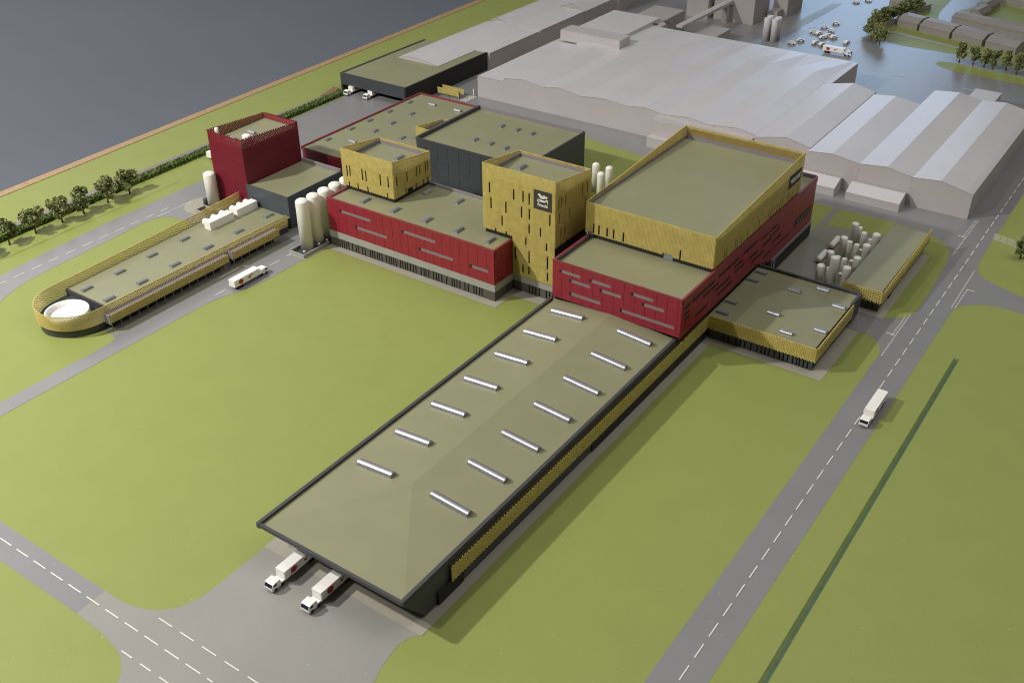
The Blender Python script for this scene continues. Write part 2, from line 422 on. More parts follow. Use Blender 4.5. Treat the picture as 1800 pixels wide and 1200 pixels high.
# lawns lying inside the asphalt
lawn2 = H((-9.3, 36.02)) + [(-7.9, 36.02), (-7.35, 36.4), (-7.05, 37.0), (-7.02, 38.2), (-7.2, 42.2), (-7.4, 43.15), (-8.0, 43.86), (-8.8, 44.15), (-10.6, 44.45)] + H((-12.66, 44.36), (-12.62, 42.4), (-9.4, 42.9))
struct('lawn', MB().sheet(chaikin(lawn2), DZ*2), 'lawn')
struct('lawn', MB().sheet([(-14.6, 44.5), (-14.2, 41.2), (-12.98, 41.2), (-12.95, 44.35)], DZ*2), 'lawn')
struct('tank_yard', MB().sheet([(-12.85, 36.0), (-9.3, 36.0), (-9.3, 42.88), (-12.6, 42.38), (-12.66, 44.36), (-12.9, 44.36)], DZ*2.6), 'tank_yard')
lawn3 = H((-18.6, 41.2), (-18.6, 44.5)) + [(-21, 44.6), (-25.4, 45.0), (-27.2, 45.5)] + H((-28.5, 45.6), (-28.5, 36), (-18.6, 36))
struct('lawn', MB().sheet(chaikin(lawn3), DZ*2), 'lawn')
isl = [(-15.25, 68.1), (-15.0, 68.65), (-14.2, 68.8), (-12.4, 68.68), (-9.9, 68.35), (-7.5, 67.9), (-7.5, 66.7), (-9.7, 66.8), (-12.0, 66.85), (-13.9, 67.15), (-14.9, 67.6)]
struct('traffic_island', MB().sheet(chaikin(isl), DZ*2), 'lawn')
struct('path', MB().sheet([(-20.5, 73.75), (-15.0, 72.3), (-8, 70.6), (-8, 70.15), (-15.05, 71.85), (-20.45, 73.2)], DZ*2), 'pave')
struct('path', MB().sheet(chaikin([(-17.2, 76.2), (-16.4, 76.0), (-16.6, 78), (-17.4, 80.5), (-16.6, 82.5), (-16.2, 84.5), (-18.6, 86), (-18.4, 82), (-18.2, 79)]), DZ), 'road')
# pavements
def paving(pts, z=DZ*3): return struct('pavement', MB().sheet(pts, z), 'pave')
paving([(-18.44, 13.84), (-12.66, 13.80), (-12.62, 30.6), (-13.2, 30.6), (-13.2, 15.2), (-18.44, 15.2)])
paving([(-13.2, 30.62), (-8.38, 30.62), (-8.38, 34.5), (-9.0, 34.5), (-9.0, 31.2), (-13.2, 31.2)])
paving([(-9.9, 35.92), (-7.95, 35.92), (-7.95, 42.1), (-8.5, 42.1), (-8.5, 36.6), (-9.9, 36.6)])
paving([(-29.75, 28.32), (-20.68, 28.28), (-20.72, 29.45), (-18.2, 29.45), (-18.2, 30.2), (-21.2, 30.2), (-21.2, 28.9), (-29.75, 28.9)])
paving([(-30.7, 26.95), (-29.66, 26.95), (-29.66, 28.3), (-30.7, 28.3)])
struct('canopy_apron', MB().sheet([(-32.3, 18.7), (-31.25, 18.7), (-31.25, 27.6), (-32.3, 27.6)], DZ*2.5), 'tank_yard')
sc_ = [(-37.4+0.95*math.cos(a*math.pi/16), 28.25+0.95*math.sin(a*math.pi/16)) for a in range(32)]
struct('silo_pad', MB().sheet(sc_, DZ*2.4), 'pave')

# road markings: flat print
def dashes(x, y0, y1, L, G, w=0.035, z=DZ*4, axis='y'):
    mb = MB(); y = y0
    while y < y1-0.05:
        e = min(y+L, y1)
        if axis == 'y': mb.sheet([(x-w/2, y), (x+w/2, y), (x+w/2, e), (x-w/2, e)], z)
        else: mb.sheet([(y, x-w/2), (e, x-w/2), (e, x+w/2), (y, x+w/2)], z)
        y = e+G
    return mb
def marks(mb): return mb.build('lane_marking', 'marking', None, 'structure')
marks(dashes(-6.54, 7.15, 62, 0.54, 0.295))
marks(dashes(-38.6, 13.2, 27.2, 0.48, 0.36)); 
m_ = MB()
for k in range(5): m_.sheet([(-38.72-.05*k, 22.4), (-38.69-.05*k, 22.4), (-38.69-.05*k, 22.4), (-38.72-.05*k, 22.4)], DZ*4) if False else None
marks(dashes(-30.55, 22.78, 28.2, 0.58, 0.42)); marks(dashes(-31.48, 23.84, 25.0, 1.08, 0.3))
marks(dashes(9.75, -45, -16.0, 0.55, 0.25, axis='x')); marks(dashes(10.36, -18.77, -12.9, 0.53, 0.31, axis='x')); marks(dashes(9.1, -18.68, -9, 0.42, 0.31, axis='x'))
def dots(x0, y0, x1, y1, step=0.14, s=0.03):
    mb = MB(); n = int(math.hypot(x1-x0, y1-y0)/step)
    for i in range(n+1):
        x = x0+(x1-x0)*i/n; y = y0+(y1-y0)*i/n
        mb.sheet([(x-s, y-s), (x+s, y-s), (x+s, y+s), (x-s, y+s)], DZ*4)
    return mb
for args in ((-7.15, 33.43, -7.17, 36.78), (-7.27, 35.0, -7.28, 36.6), (-6.01, 38.26, -6.05, 41.75), (-5.89, 38.34, -5.88, 40.0), (-7.17, 42.78, -7.15, 46.6), (-7.28, 44.6, -7.24, 46.55), (-38.25, 26.27, -38.25, 28.1)):
    marks(dots(*args))
m_ = MB()
for y in (35.02, 44.62): m_.sheet([(-7.5, y), (-7.2, y), (-7.2, y+.05), (-7.5, y+.05)], DZ*4.2)
m_.sheet([(-5.9, 40.0), (-5.6, 40.0), (-5.6, 40.05), (-5.9, 40.05)], DZ*4.2)
for k in range(5): m_.sheet([(-36.05+.11*k, 46.1), (-35.99+.11*k, 46.1), (-35.99+.11*k, 47.2), (-36.05+.11*k, 47.2)], DZ*4)
for k in range(4): m_.sheet([(-37.1+.1*k, 58.2), (-37.05+.1*k, 58.2), (-37.05+.1*k, 59.0), (-37.1+.1*k, 59.0)], DZ*4)
for (x, y) in ((-24.0, 69.2), (-22.2, 68.4), (-21.6, 68.6), (-20.9, 69.5), (-24.6, 70.6)):
    m_.sheet([(x, y), (x+.05, y), (x+.3, y+1.0), (x+.25, y+1.0)], DZ*4)
marks(m_)
for x in (-20.4, -18.4, -16.6, -14.6, -12.5): m_ = marks(dashes(64.6-0.28*(x+18)*0.0-0.05*(x+20), x, x+0.9, 0.9, 1, axis='x'))
ki = MB()
ki.sheet([(-25.5, 68.5), (-25.25, 68.5), (-24.85, 78), (-25.5, 78), (-25.9, 71.5)], DZ*3)
struct('kerb_strip', ki, 'tank_yard')

# ================================================================== BUILDINGS
def base_slits(parent, axis, plane, u0, u1, z0, z1, slits, m='plinth', depth=0.05, w=0.055):
    """plinth wall standing in front of a dark void, slit by narrow (some leaning) openings"""
    sg = 1 if axis == 'y' else -1
    mb = MB(); cur = u0; n_lean = 0
    def slab(a0, a1, b0, b1):    # a: bottom run, b: top run
        if min(a1-a0, b1-b0) < 0.004: return
        if axis == 'y':
            mb.hexa([(a0, plane, z0), (a1, plane, z0), (a1, plane+depth, z0), (a0, plane+depth, z0)],
                    [(b0, plane, z1), (b1, plane, z1), (b1, plane+depth, z1), (b0, plane+depth, z1)])
        else:
            mb.hexa([(plane-depth, a0, z0), (plane, a0, z0), (plane, a1, z0), (plane-depth, a1, z0)],
                    [(plane-depth, b0, z1), (plane, b0, z1), (plane, b1, z1), (plane-depth, b1, z1)])
    ca = cb = u0
    for (s, lean) in slits:
        slab(ca, s-w/2, cb, s-w/2+lean); ca, cb = s+w/2, s+w/2+lean
    slab(ca, u1, cb, u1)
    mb.build('plinth', m, parent)

def slit_row(u0, u1, groups, seed):
    rng = random.Random(seed); out = []
    u = u0
    while u < u1-0.3:
        n = rng.choice((2, 3, 4, 5)); lean = rng.random() < 0.18
        for k in range(n):
            if u > u1-0.1: break
            out.append((u, (0.05 if (lean and k == n-1) else 0.0))); u += rng.choice((0.115, 0.13, 0.15))
        u += rng.uniform(0.12, 0.3)
    return out

def gold_box(name, label, x0, x1, y0, y1, z0, zf, zbk, zroof, wf, wr, pitch=0.105, doors_f=(), doors_r=(), dark_l=None, sky=(), low=None):
    """block wrapped in a brass lattice that stands above its roof; zf/zbk lattice top at the front and at the back"""
    t = thing(name, label, 'building', ((x0+x1)/2, (y0+y1)/2, z0))
    g = 0.07
    zb = z0+0.19
    MB().box(x0+g, x1-g, y0+g, y1-g, z0, zroof-0.02).build('wall', 'goldback', t)
    MB().box(x0+g-.015, x1-g+.015, y0+g-.015, y1-g+.015, z0, zb-.01).build('plinth', 'black', t)
    MB().box(x0+g+.03, x1-g-.03, y0+g+.03, y1-g-.03, zroof-0.02, zroof).build('roof', 'roof', t)
    # upstand behind the lattice, inside lined grey
    up = MB(); e = 0.03; zu = zroof+0.16
    up.box(x0+g, x0+g+e, y0+g, y1-g, zroof-.02, min(zu, zf, zbk)-.01)
    up.box(x0+g+e, x1-g, y1-g-e, y1-g, zroof-.02, min(zu, zbk)-.01)
    up.build('upstand', 'liner', t)
    W_, D_ = x1-x0, y1-y0
    zb_f = (lambda s: zb)
    if low is not None:
        path_f = [(x0, y0), (low[0], y0)]
    top = lambda s: (zf if s <= W_ else (zf+(zbk-zf)*(s-W_)/D_ if s <= W_+D_ else (zbk if s <= 2*W_+D_ else zbk+(zf-zbk)*(s-2*W_-D_)/D_)))
    holes = [(a-x0-.035, a-x0+.035, b, c) for a, b, c in wf]+[(W_+a-y0-.035, W_+a-y0+.035, b, c) for a, b, c in wr]
    holes += [(a-x0, b-x0, zb-.2, c) for a, b, c in doors_f]+[(W_+a-y0, W_+b-y0, zb-.2, c) for a, b, c in doors_r]
    path = [(x0, y0), (x1, y0), (x1, y1), (x0, y1)]
    lattice('lattice_screen', 'gold', t, path, zb if low is None else zb, top, pitch=pitch, slope=.75, bw=pitch*.33, holes=holes, closed=True)
    for a, b, c in wf: inst(unit('glass'), 'window', t, (a, y0+g-.004, (b+c)/2), (.085, .02, c-b+.02))
    for a, b, c in wr: inst(unit('glass'), 'window', t, (x1-g+.004, a, (b+c)/2), (.02, .085, c-b+.02))
    for a, b, c in doors_f: inst(unit('vent'), 'door', t, ((a+b)/2, y0+g-.02, (z0+c)/2), (b-a-.06, .03, c-z0-.03))
    for a, b, c in doors_r: inst(unit('black'), 'door', t, (x1-g+.02, (a+b)/2, (z0+c)/2), (.03, b-a-.06, c-z0-.03))
    # thin rail along the lattice top
    rail = MB(); q = 0.012
    P3 = [(x0, y0, zf), (x1, y0, zf), (x1, y1, zbk), (x0, y1, zbk)]
    for i in range(4):
        a, b = P3[i], P3[(i+1) % 4]
        dx, dy = (q, 0) if a[0] == b[0] else (0, q)
        rail.hexa([(a[0]-dx, a[1]-dy, a[2]-q), (b[0]-dx, b[1]-dy, b[2]-q), (b[0]+dx, b[1]+dy, b[2]-q), (a[0]+dx, a[1]+dy, a[2]-q)],
                  [(a[0]-dx, a[1]-dy, a[2]+q), (b[0]-dx, b[1]-dy, b[2]+q), (b[0]+dx, b[1]+dy, b[2]+q), (a[0]+dx, a[1]+dy, a[2]+q)])
    rail.build('top_rail', 'gold', t)
    skylights(t, sky, zroof, .46, .11, 'y', 'vent')
    return t

# ---- long warehouse in front
wing = thing('warehouse', 'long olive-roofed front warehouse with silver barrel skylights in two rows', 'building', (-15.65, 21, 0))
MB().box(-18.16, -13.0, 15.3, 28.62, 0, 1.05).build('wall', 'darkwall', wing)
zr0, zr1, xm = 1.11, 1.32, -15.65
def wing_z(x, y):
    f = (x+18.2)/(xm+18.2) if x < xm else (-13.06-x)/(-13.06-xm)
    g = min(1, (y-13.66)/3.6); return zr0+(zr1-zr0)*max(0, min(f, g))
rf = MB()
a, b, c, d, e, f2 = (-18.2, 13.68, zr0), (-13.06, 13.68, zr0), (-13.06, 28.6, zr0), (-18.2, 28.6, zr0), (xm, 17.2, zr1), (xm, 28.6, zr1)
rf.add([a, b, c, d, e, f2], [(0, 1, 4), (1, 2, 5, 4), (0, 4, 5, 3)])
rf.build('roof', 'roof', wing)
pb = MB()
pb.box(-18.28, -18.17, 13.58, 28.49, 1.02, 1.20); pb.box(-13.12, -13.01, 13.58, 28.49, 1.07, 1.20); pb.box(-18.17, -13.12, 13.58, 13.67, 1.07, 1.185)
pb.build('parapet', 'dark', wing)
MB().hexa([(-18.165, 13.6, 1.04), (-13.125, 13.6, 1.04), (-13.125, 15.3, .86), (-18.165, 15.3, .86)], [(-18.165, 13.6, 1.068), (-13.125, 13.6, 1.068), (-13.125, 15.3, 1.068), (-18.165, 15.3, 1.068)]).build('canopy', 'darkwall', wing)
# leaning side wall that carries the canopy
MB().prism([(13.60, 1.066), (14.42, 0.0), (28.45, 0.0), (28.45, 1.066)], -13.10, -12.999, 'x').build('side_wall', 'darkwall', wing)
MB().box(-12.998, -12.93, 14.9, 16.0, 0.01, 0.47).build('side_plinth', 'black', wing)
MB().box(-12.998, -12.93, 22.75, 30.9, 0.01, 0.47).build('side_plinth', 'black', wing)
MB().box(-12.998, -12.96, 16.0, 22.75, 0.012, 0.44).build('side_glazing', 'darkwall', wing)
MB().box(-12.998, -12.95, 15.5, 30.9, 0.48, 0.97).build('screen_backing', 'goldback', wing)
lattice('lattice_screen', 'gold', wing, [(-12.91, 15.44), (-12.91, 28.88)], 0.46, 0.98, pitch=.14, bw=.045)
lattice('lattice_screen', 'gold', wing, [(-12.91, 28.9), (-12.91, 30.94)], 0.45, 1.0, pitch=.14, bw=.045)
skL = [(-17.0, 27.72), (-17.03, 25.98), (-17.03, 24.22), (-17.02, 22.45), (-17.02, 20.7), (-17.03, 18.94), (-17.01, 17.18)]
skR = [(-14.24, 27.72), (-14.24, 25.95), (-14.24, 24.19), (-14.24, 22.44), (-14.24, 20.66), (-14.24, 18.94), (-14.26, 17.2)]
def tilt_sky(x, y, left):
    o = inst(barrel(1.32, .135, 'x', 'silver'), 'skylight', wing, (x, y, wing_z(x, y)))
    s = (zr1-zr0)/2.55; o.rotation_euler = (0, -math.atan(s) if left else math.atan(s), 0)
for x, y in skL: tilt_sky(x, y, True)
for x, y in skR: tilt_sky(x, y, False)
for x in (-17.05, -15.75, -14.4): inst(unit('black'), 'dock_door', wing, (x, 15.285, .36), (.62, .02, .68))

# ---- long low red building
r1 = thing('red_building', 'long red-panelled building on a pale band over a slit charcoal plinth, beside white silos', 'building', (-25.3, 30.5, 0))
MB().box(-29.7, -21.0, 28.72, 32.26, 0.74, 2.12).build('wall', 'reddark', r1)
MB().box(-29.7, -21.0, 28.72, 32.2, 0.0, 0.43).build('void', 'black', r1)
MB().box(-29.74, -20.96, 28.66, 32.25, 0.43, 0.742).build('concrete_band', 'band', r1)
sl = [(x, 0) for x in (-29.2, -29.08, -28.96, -28.83, -28.7, -28.48, -28.27, -28.14, -27.9, -27.76, -27.47, -27.34, -27.22, -27.07, -26.95, -26.82, -26.57, -26.42, -26.3, -26.18, -26.05)]
sl += [(x, 0.05 if k in (4, 15) else 0) for k, x in enumerate((-25.8, -25.68, -25.55, -25.43, -25.3, -25.12, -24.98, -24.7, -24.55, -24.45, -24.3, -24.05, -23.9, -23.78, -23.62, -23.4, -23.1, -22.98, -22.85, -22.7, -22.45, -22.28, -22.0, -21.88, -21.72, -21.6))]
base_slits(r1, 'y', 28.67, -29.72, -20.98, 0.0, 0.43, sl)
base_slits(r1, 'x', -20.98, 28.73, 29.9, 0.0, 0.43, [(29.5, 0), (29.65, 0)])
zs1 = [0.745, 0.796]+[0.796+0.134*k for k in range(1, 11)]+[2.25]
us1 = [-29.72, -29.14, -28.67, -28.16, -27.62, -27.11, -26.61, -26.11, -25.70, -25.31, -24.86, -24.41, -23.98, -23.54, -23.08, -22.65, -22.23, -21.78, -21.34, -20.97]
sl1 = [(-29.02, -27.30, 1.80), (-28.19, -26.45, 1.265), (-25.61, -23.87, 1.80), (-24.75, -23.01, 1.265), (-22.16, -21.28, 1.265)]
cnt = [0]
panels(r1, 'red', 'y', 28.68, us1, zs1, sl1, count=cnt)
panels(r1, 'red', 'x', -20.985, [28.70, 29.12, 29.5, 29.9], zs1, (), count=cnt)
for a, b, zc in sl1: inst(unit('black'), 'slot_end', r1, (a+.05, 28.668, zc), (.09, .012, .12))
MB().box(-29.62, -21.08, 28.76, 32.2, 2.12, 2.20).build('roof', 'roof', r1)
pp = MB(); pp.box(-29.72, -20.97, 28.66, 28.74, 2.205, 2.27); pp.box(-29.73, -29.6, 28.745, 32.3, 2.1, 2.265); pp.box(-21.06, -20.965, 28.745, 29.85, 2.205, 2.268)
pp.build('coping', 'redcap', r1)
MB().box(-29.595, -22.4, 32.2, 32.3, 2.05, 2.30).build('parapet', 'liner', r1)
skylights(r1, [(-28.15, 29.35), (-26.5, 29.35), (-24.82, 29.37), (-23.22, 29.37), (-21.65, 29.35), (-26.5, 31.45), (-24.82, 31.5)], 2.20, .46, .11, 'y', 'vent')

# ---- small brass block on its roof
gs = gold_box('gold_block', 'small brass-lattice block standing on the red building\'s roof beside the silos', -29.79, -26.95, 29.87, 32.3, 2.203, 4.04, 3.70, 3.5,
    [(-29.52, 2.82, 3.34), (-29.35, 2.85, 3.36), (-28.65, 2.84, 3.36), (-28.45, 2.84, 3.34), (-27.65, 2.86, 3.36), (-27.22, 2.86, 3.36), (-29.45, 2.24, 2.6), (-28.95, 2.24, 2.62), (-28.40, 2.24, 2.62), (-27.30, 2.24, 2.61)],
    [(30.06, 2.91, 3.37), (30.72, 2.90, 3.37), (31.36, 2.91, 3.37), (31.57, 2.90, 3.37), (31.95, 2.89, 3.37), (32.12, 2.91, 3.36), (30.6, 2.32, 2.65), (31.28, 2.31, 2.64), (31.78, 2.35, 2.64), (32.06, 2.35, 2.64)],
    doors_r=[(30.7, 31.05, 2.56)], sky=[(-27.86, 31.35)])

# ---- tall brass tower with the sign
tw = thing('gold_tower', 'tall brass-lattice tower with a dark square sign high on its front', 'building', (-20.7, 31.1, 0))
X0, X1, Y0, Y1 = -22.34, -19.0, 29.9, 32.4
g = 0.07
MB().box(X0+g, X1-g, Y0+g, Y1-g, 0.75, 4.58).build('wall', 'goldback', tw)
MB().box(-20.95, X1-.02, Y0+.04, Y1, 0.43, 0.75).build('concrete_band', 'band', tw)
MB().box(-20.95, X1-.06, Y0+.12, Y1, 0.0, 0.43).build('void', 'black', tw)
base_slits(tw, 'y', Y0+.06, -20.95, -18.3, 0.0, 0.43, [(x, 0) for x in (-20.2, -20.05, -19.9, -19.72, -19.4, -19.25, -19.1, -18.95, -18.8)])
MB().box(X0+.05, -20.95, Y0+.05, Y0+g, 2.2, 2.36).build('plinth', 'black', tw)
MB().box(X1-g, X1-.05, Y0+.05, Y1-.05, 2.0, 2.32).build('plinth', 'black', tw)
MB().box(X0+.12, X1-.12, Y0+.12, Y1-.12, 4.57, 4.60).build('roof', 'roof', tw)
up = MB(); up.box(X0+.08, X0+.12, Y0+.1, Y1-.1, 4.55, 4.74); up.box(X0+.12, X1-.1, Y1-.12, Y1-.08, 4.55, 4.72); up.build('upstand', 'liner', tw)
wf = [(-22.02,3.96,4.41),(-21.96,3.30,3.78),(-20.88,3.95,4.42),(-20.45,3.96,4.43),(-20.17,3.95,4.42),(-21.25,3.31,3.78),(-20.52,3.30,3.77),(-20.16,3.31,3.78),(-19.23,3.32,3.78),(-21.44,2.70,3.13),(-20.17,2.72,3.12),(-19.65,2.72,3.12),(-20.32,2.18,2.51),(-21.76,2.17,2.51),(-21.25,2.15,2.50),(-19.36,2.19,2.52),(-20.82,1.40,1.96),(-20.17,1.42,1.98),(-19.31,1.41,1.98),(-20.46,0.92,1.28),(-20.18,0.92,1.28),(-19.30,0.91,1.27)]
wr = [(30.10,3.96,4.43),(30.29,3.98,4.44),(30.58,3.98,4.44),(31.80,3.94,4.42),(32.15,3.92,4.39),(32.02,3.30,3.77),(30.87,3.33,3.78),(30.14,3.34,3.81),(30.29,2.75,3.13),(30.57,2.73,3.12),(30.30,2.36,2.54),(30.71,2.36,2.52)]
Wd, Dd = X1-X0, Y1-Y0
hol = [(a-X0-.035, a-X0+.035, b, c) for a, b, c in wf]+[(Wd+a-Y0-.035, Wd+a-Y0+.035, b, c) for a, b, c in wr]
top = lambda s: 5.14 if s <= Wd else (5.14-.38*(s-Wd)/Dd if s <= Wd+Dd else (4.76 if s <= 2*Wd+Dd else 4.76+.38*(s-2*Wd-Dd)/Dd))
lattice('lattice_screen', 'gold', tw, [(X0, Y0), (X1, Y0), (X1, Y1), (X0, Y1)], 2.40, top, pitch=.105, slope=.75, bw=.035, holes=hol+[(-19.96-X0, -19.14-X0, 3.86, 4.65)], closed=True)
lattice('lattice_screen', 'gold', tw, [(X0, Y0), (X1, Y0)], 0.76, 2.40, pitch=.105, slope=.75, bw=.035, holes=hol+[(-.1, -20.95-X0, 0, 2.45)])
for a, b, c in wf: inst(unit('glass'), 'window', tw, (a, Y0+g-.004, (b+c)/2), (.085, .02, c-b+.02))
for a, b, c in wr: inst(unit('glass'), 'window', tw, (X1-g+.004, a, (b+c)/2), (.02, .085, c-b+.02))
q = .012; rail = MB(); P3 = [(X0, Y0, 5.14), (X1, Y0, 5.14), (X1, Y1, 4.76), (X0, Y1, 4.76)]
for i in range(4):
    a, b = P3[i], P3[(i+1) % 4]; dx, dy = (q, 0) if a[0] == b[0] else (0, q)
    rail.hexa([(a[0]-dx, a[1]-dy, a[2]-q), (b[0]-dx, b[1]-dy, b[2]-q), (b[0]+dx, b[1]+dy, b[2]-q), (a[0]+dx, a[1]+dy, a[2]-q)],
              [(a[0]-dx, a[1]-dy, a[2]+q), (b[0]-dx, b[1]-dy, b[2]+q), (b[0]+dx, b[1]+dy, b[2]+q), (a[0]+dx, a[1]+dy, a[2]+q)])
rail.build('top_rail', 'gold', tw)
skylights(tw, [(-21.5, 31.3)], 4.60, .46, .11, 'y', 'vent')

def text_mesh(s, size):
    cu = bpy.data.curves.new('lettering', 'FONT'); cu.body = s; cu.size = size; cu.align_x = 'CENTER'; cu.extrude = 0.004; cu.offset = size*0.022
    o = bpy.data.objects.new('tmp', cu); COL.objects.link(o); bpy.context.view_layer.update()
    me = bpy.data.meshes.new_from_object(o.evaluated_get(bpy.context.evaluated_depsgraph_get())); bpy.data.objects.remove(o); bpy.data.curves.remove(cu)
    return me
def text_on(parent, s, size, mtx, m='letter', sx=1.0):
    me = text_mesh(s, size); me.materials.clear(); me.materials.append(M[m])
    me.transform(mtx @ Matrix.Diagonal((sx, 1, 1, 1))); off = WLOC.get(parent.name, (0, 0, 0)); me.transform(Matrix.Translation((-off[0], -off[1], -off[2])))
    o = bpy.data.objects.new('lettering', me); COL.objects.link(o); o.parent = parent; WLOC[o.name] = off
    return o
sg = MB().box(-19.96, -19.14, Y0-.03, Y0+.0, 3.86, 4.65).build('sign', 'signboard', tw)
MB().box(-19.96, -19.14, Y0-.036, Y0+.004, 3.835, 3.858).build('sign_trim', 'gold', sg)
FY = Matrix.Rotation(math.pi/2, 4, 'X')          # text standing up, facing -y
text_on(sg, 'Nestl\u00e9', 0.165, Matrix.Translation((-19.55, Y0-.034, 4.02)) @ FY, sx=1.05)
em = MB()
def blob(pts, y=Y0-.036, t=.008, sc=1.0, c=(-19.55, 4.34)):
    em.prism([(c[0]+px*sc, c[1]+pz*sc) for px, pz in pts], y, y+t, 'y')
def ell(cx, cz, rx, rz, n=14, a=0.0):
    return [(cx+rx*math.cos(u)*math.cos(a)-rz*math.sin(u)*math.sin(a), cz+rx*math.cos(u)*math.sin(a)+rz*math.sin(u)*math.cos(a)) for u in (2*math.pi*k/n for k in range(n))]
blob([(-.20, -.02), (-.15, -.10), (-.05, -.135), (.06, -.135), (.15, -.10), (.19, -.03), (.10, -.055), (0, -.06), (-.1, -.05)])       # nest
blob([(.12, -.02), (.20, .02), (.235, -.05), (.23, -.16), (.205, -.2), (.21, -.12), (.19, -.06)], t=.007)                              # twig
blob([(-.22, .10), (-.20, .17), (-.14, .19), (-.09, .15), (-.03, .10), (.06, .06), (.11, .03), (.02, .0), (-.08, .0), (-.13, .04), (-.16, .10)], t=.009)   # large bird
blob(ell(.06, .10, .045, .055), t=.0085); blob(ell(.15, .085, .045, .05), t=.0085)
blob([(.0, .14), (.035, .16), (.03, .12)], t=.0075); blob([(.19, .11), (.225, .13), (.2, .08)], t=.0075)
blob([(-.24, -.05), (-.2, -.12), (-.12, -.16), (-.2, -.17), (-.25, -.12)], t=.0072)
em.build('emblem', 'letter', sg)

# ---- red hall carrying the large brass block
rm = thing('red_hall', 'large red-panelled hall with scattered horizontal slot windows behind the front warehouse', 'building', (-15.6, 34.8, 0))
MB().box(-18.14, -12.97, 28.6, 41.0, 1.2, 2.66).build('wall', 'reddark', rm)
MB().box(-18.1, -13.0, 28.66, 41.0, 0.0, 1.2).build('wall', 'black', rm)
MB().box(-18.1, -12.99, 28.62, 41.02, 2.60, 2.68).build('roof', 'roof', rm)
cp = MB(); cp.box(-18.2, -12.9, 28.5, 28.56, 2.755, 2.82); cp.box(-12.96, -12.88, 28.565, 41.0, 2.6, 2.82); cp.box(-18.2, -18.1, 28.565, 41.0, 2.5, 2.82); cp.box(-18.1, -12.965, 41.0, 41.1, 0.9, 2.815)
cp.build('coping', 'redcap', rm)
MB().box(-18.1, -18.06, 28.57, 30.98, 2.6, 2.80).build('parapet_liner', 'dark', rm)
ln = MB(); ln.box(-12.975, -12.962, 39.15, 40.99, 2.3, 2.79); ln.box(-18.0, -12.98, 40.97, 40.995, 2.3, 2.79); ln.build('parapet_liner', 'liner', rm)
zsm = [1.28]+[1.4125+.135*k for k in range(0, 11)]
usm = [-18.2, -17.79, -17.34, -16.9, -16.47, -16.04, -15.6, -15.18, -14.74, -14.31, -13.89, -13.46, -13.04, -12.9]
slm = [(-17.89,-17.01,2.42),(-17.46,-16.59,2.15),(-16.61,-15.74,2.42),(-17.45,-16.13,1.615),(-16.17,-15.30,2.15),(-14.89,-14.02,2.42),(-14.44,-13.58,2.15),(-15.31,-13.15,1.615)]
cnt = [0]
panels(rm, 'red', 'y', 28.53, usm, zsm, slm, count=cnt)
for a, b, zc in slm: inst(unit('black'), 'slot_end', rm, (a+.04, 28.52, zc), (.075, .012, .12))
uss = [28.54, 28.95]+[28.95+.432*k for k in range(1, 29)]
zss = [0.72, 0.95, 1.2, 1.5, 1.63, 1.78, 1.92, 2.05, 2.18, 2.29, 2.42, 2.6]
sls = [(28.69,29.19,2.35),(28.73,29.16,2.10),(28.79,29.15,1.84),(29.71,30.63,1.57),(29.34,31.08,2.35),(30.25,31.44,2.10),(31.26,32.53,1.85),(31.50,32.72,1.57),(31.47,33.19,2.35),(32.82,33.59,2.10),(32.93,33.80,1.85),(33.62,34.84,2.35),(34.25,35.07,1.85),(34.54,35.70,1.57),(35.79,36.58,1.22),(35.29,36.96,2.25),(35.50,36.37,1.85),(36.20,37.24,1.98),(36.55,37.42,1.57),(36.98,38.26,1.22)]
zlow = lambda y: 1.2 if y < 35.1 else (1.2-(y-35.1)/1.5*.48 if y < 36.6 else .72)
# side cladding: tall bays, joined where they are too many to count
panels(rm, 'red', 'x', -12.93, uss, [0.72, 1.17, 1.27, 1.5, 1.64, 1.78, 1.92, 2.03, 2.17, 2.28, 2.42, 2.6], sls, count=cnt, zmin=zlow, glass='black')
dw = inst(unit('black'), 'window', rm, (-12.918, 39.85, 1.41), (.03, 1.75, .36))
for k in range(14):
    inst(unit('vent'), 'window_dot', rm, (-12.895, 39.1+.115*k, 1.33+.14*(k % 2)), (.02, .06, .09))
MB().hexa([(-12.99, 36.7, 0), (-12.87, 36.7, 0), (-12.87, 41.05, 0), (-12.99, 41.05, 0)], [(-12.99, 36.7, .7), (-12.87, 36.7, .7), (-12.87, 41.05, .7), (-12.99, 41.05, .7)]).build('dock_surround', 'liner', rm)
inst(unit('black'), 'dock_glazing', rm, (-12.865, 39.05, .33), (.02, 3.8, .5))
inst(unit('black'), 'dock_glazing', rm, (-12.865, 36.86, .33), (.012, .12, .6))

gm = gold_box('gold_block', 'largest brass-lattice block, on top of the red hall, with flat olive roof', -18.3, -12.97, 31.0, 39.12, 2.683, 4.12, 4.52, 4.02,
    [(-17.95,2.91,3.32),(-17.72,2.92,3.31),(-17.36,2.92,3.30),(-17.08,2.91,3.29),(-16.66,2.91,3.29),(-14.29,2.88,3.27)],
    [(31.85,2.96,3.32),(32.04,2.90,3.30),(32.77,2.91,3.30),(32.93,2.87,3.26),(33.34,2.90,3.27),(33.85,2.89,3.26),(34.92,2.89,3.27),(35.83,2.88,3.30),(36.05,2.86,3.24),(36.34,2.86,3.22),(36.68,2.86,3.23),(36.93,2.86,3.26),(37.17,2.92,3.35),(37.67,2.92,3.28),(37.90,2.90,3.26),(38.21,2.86,3.20),(38.74,2.88,3.29)],
    doors_f=[(-15.0, -14.57, 2.96), (-18.22, -17.99, 2.95)])
gi = MB(); gi.box(-18.2, -13.07, 39.03, 39.045, 4.05, 4.46); gi.build('screen_liner', 'goldin', gm)
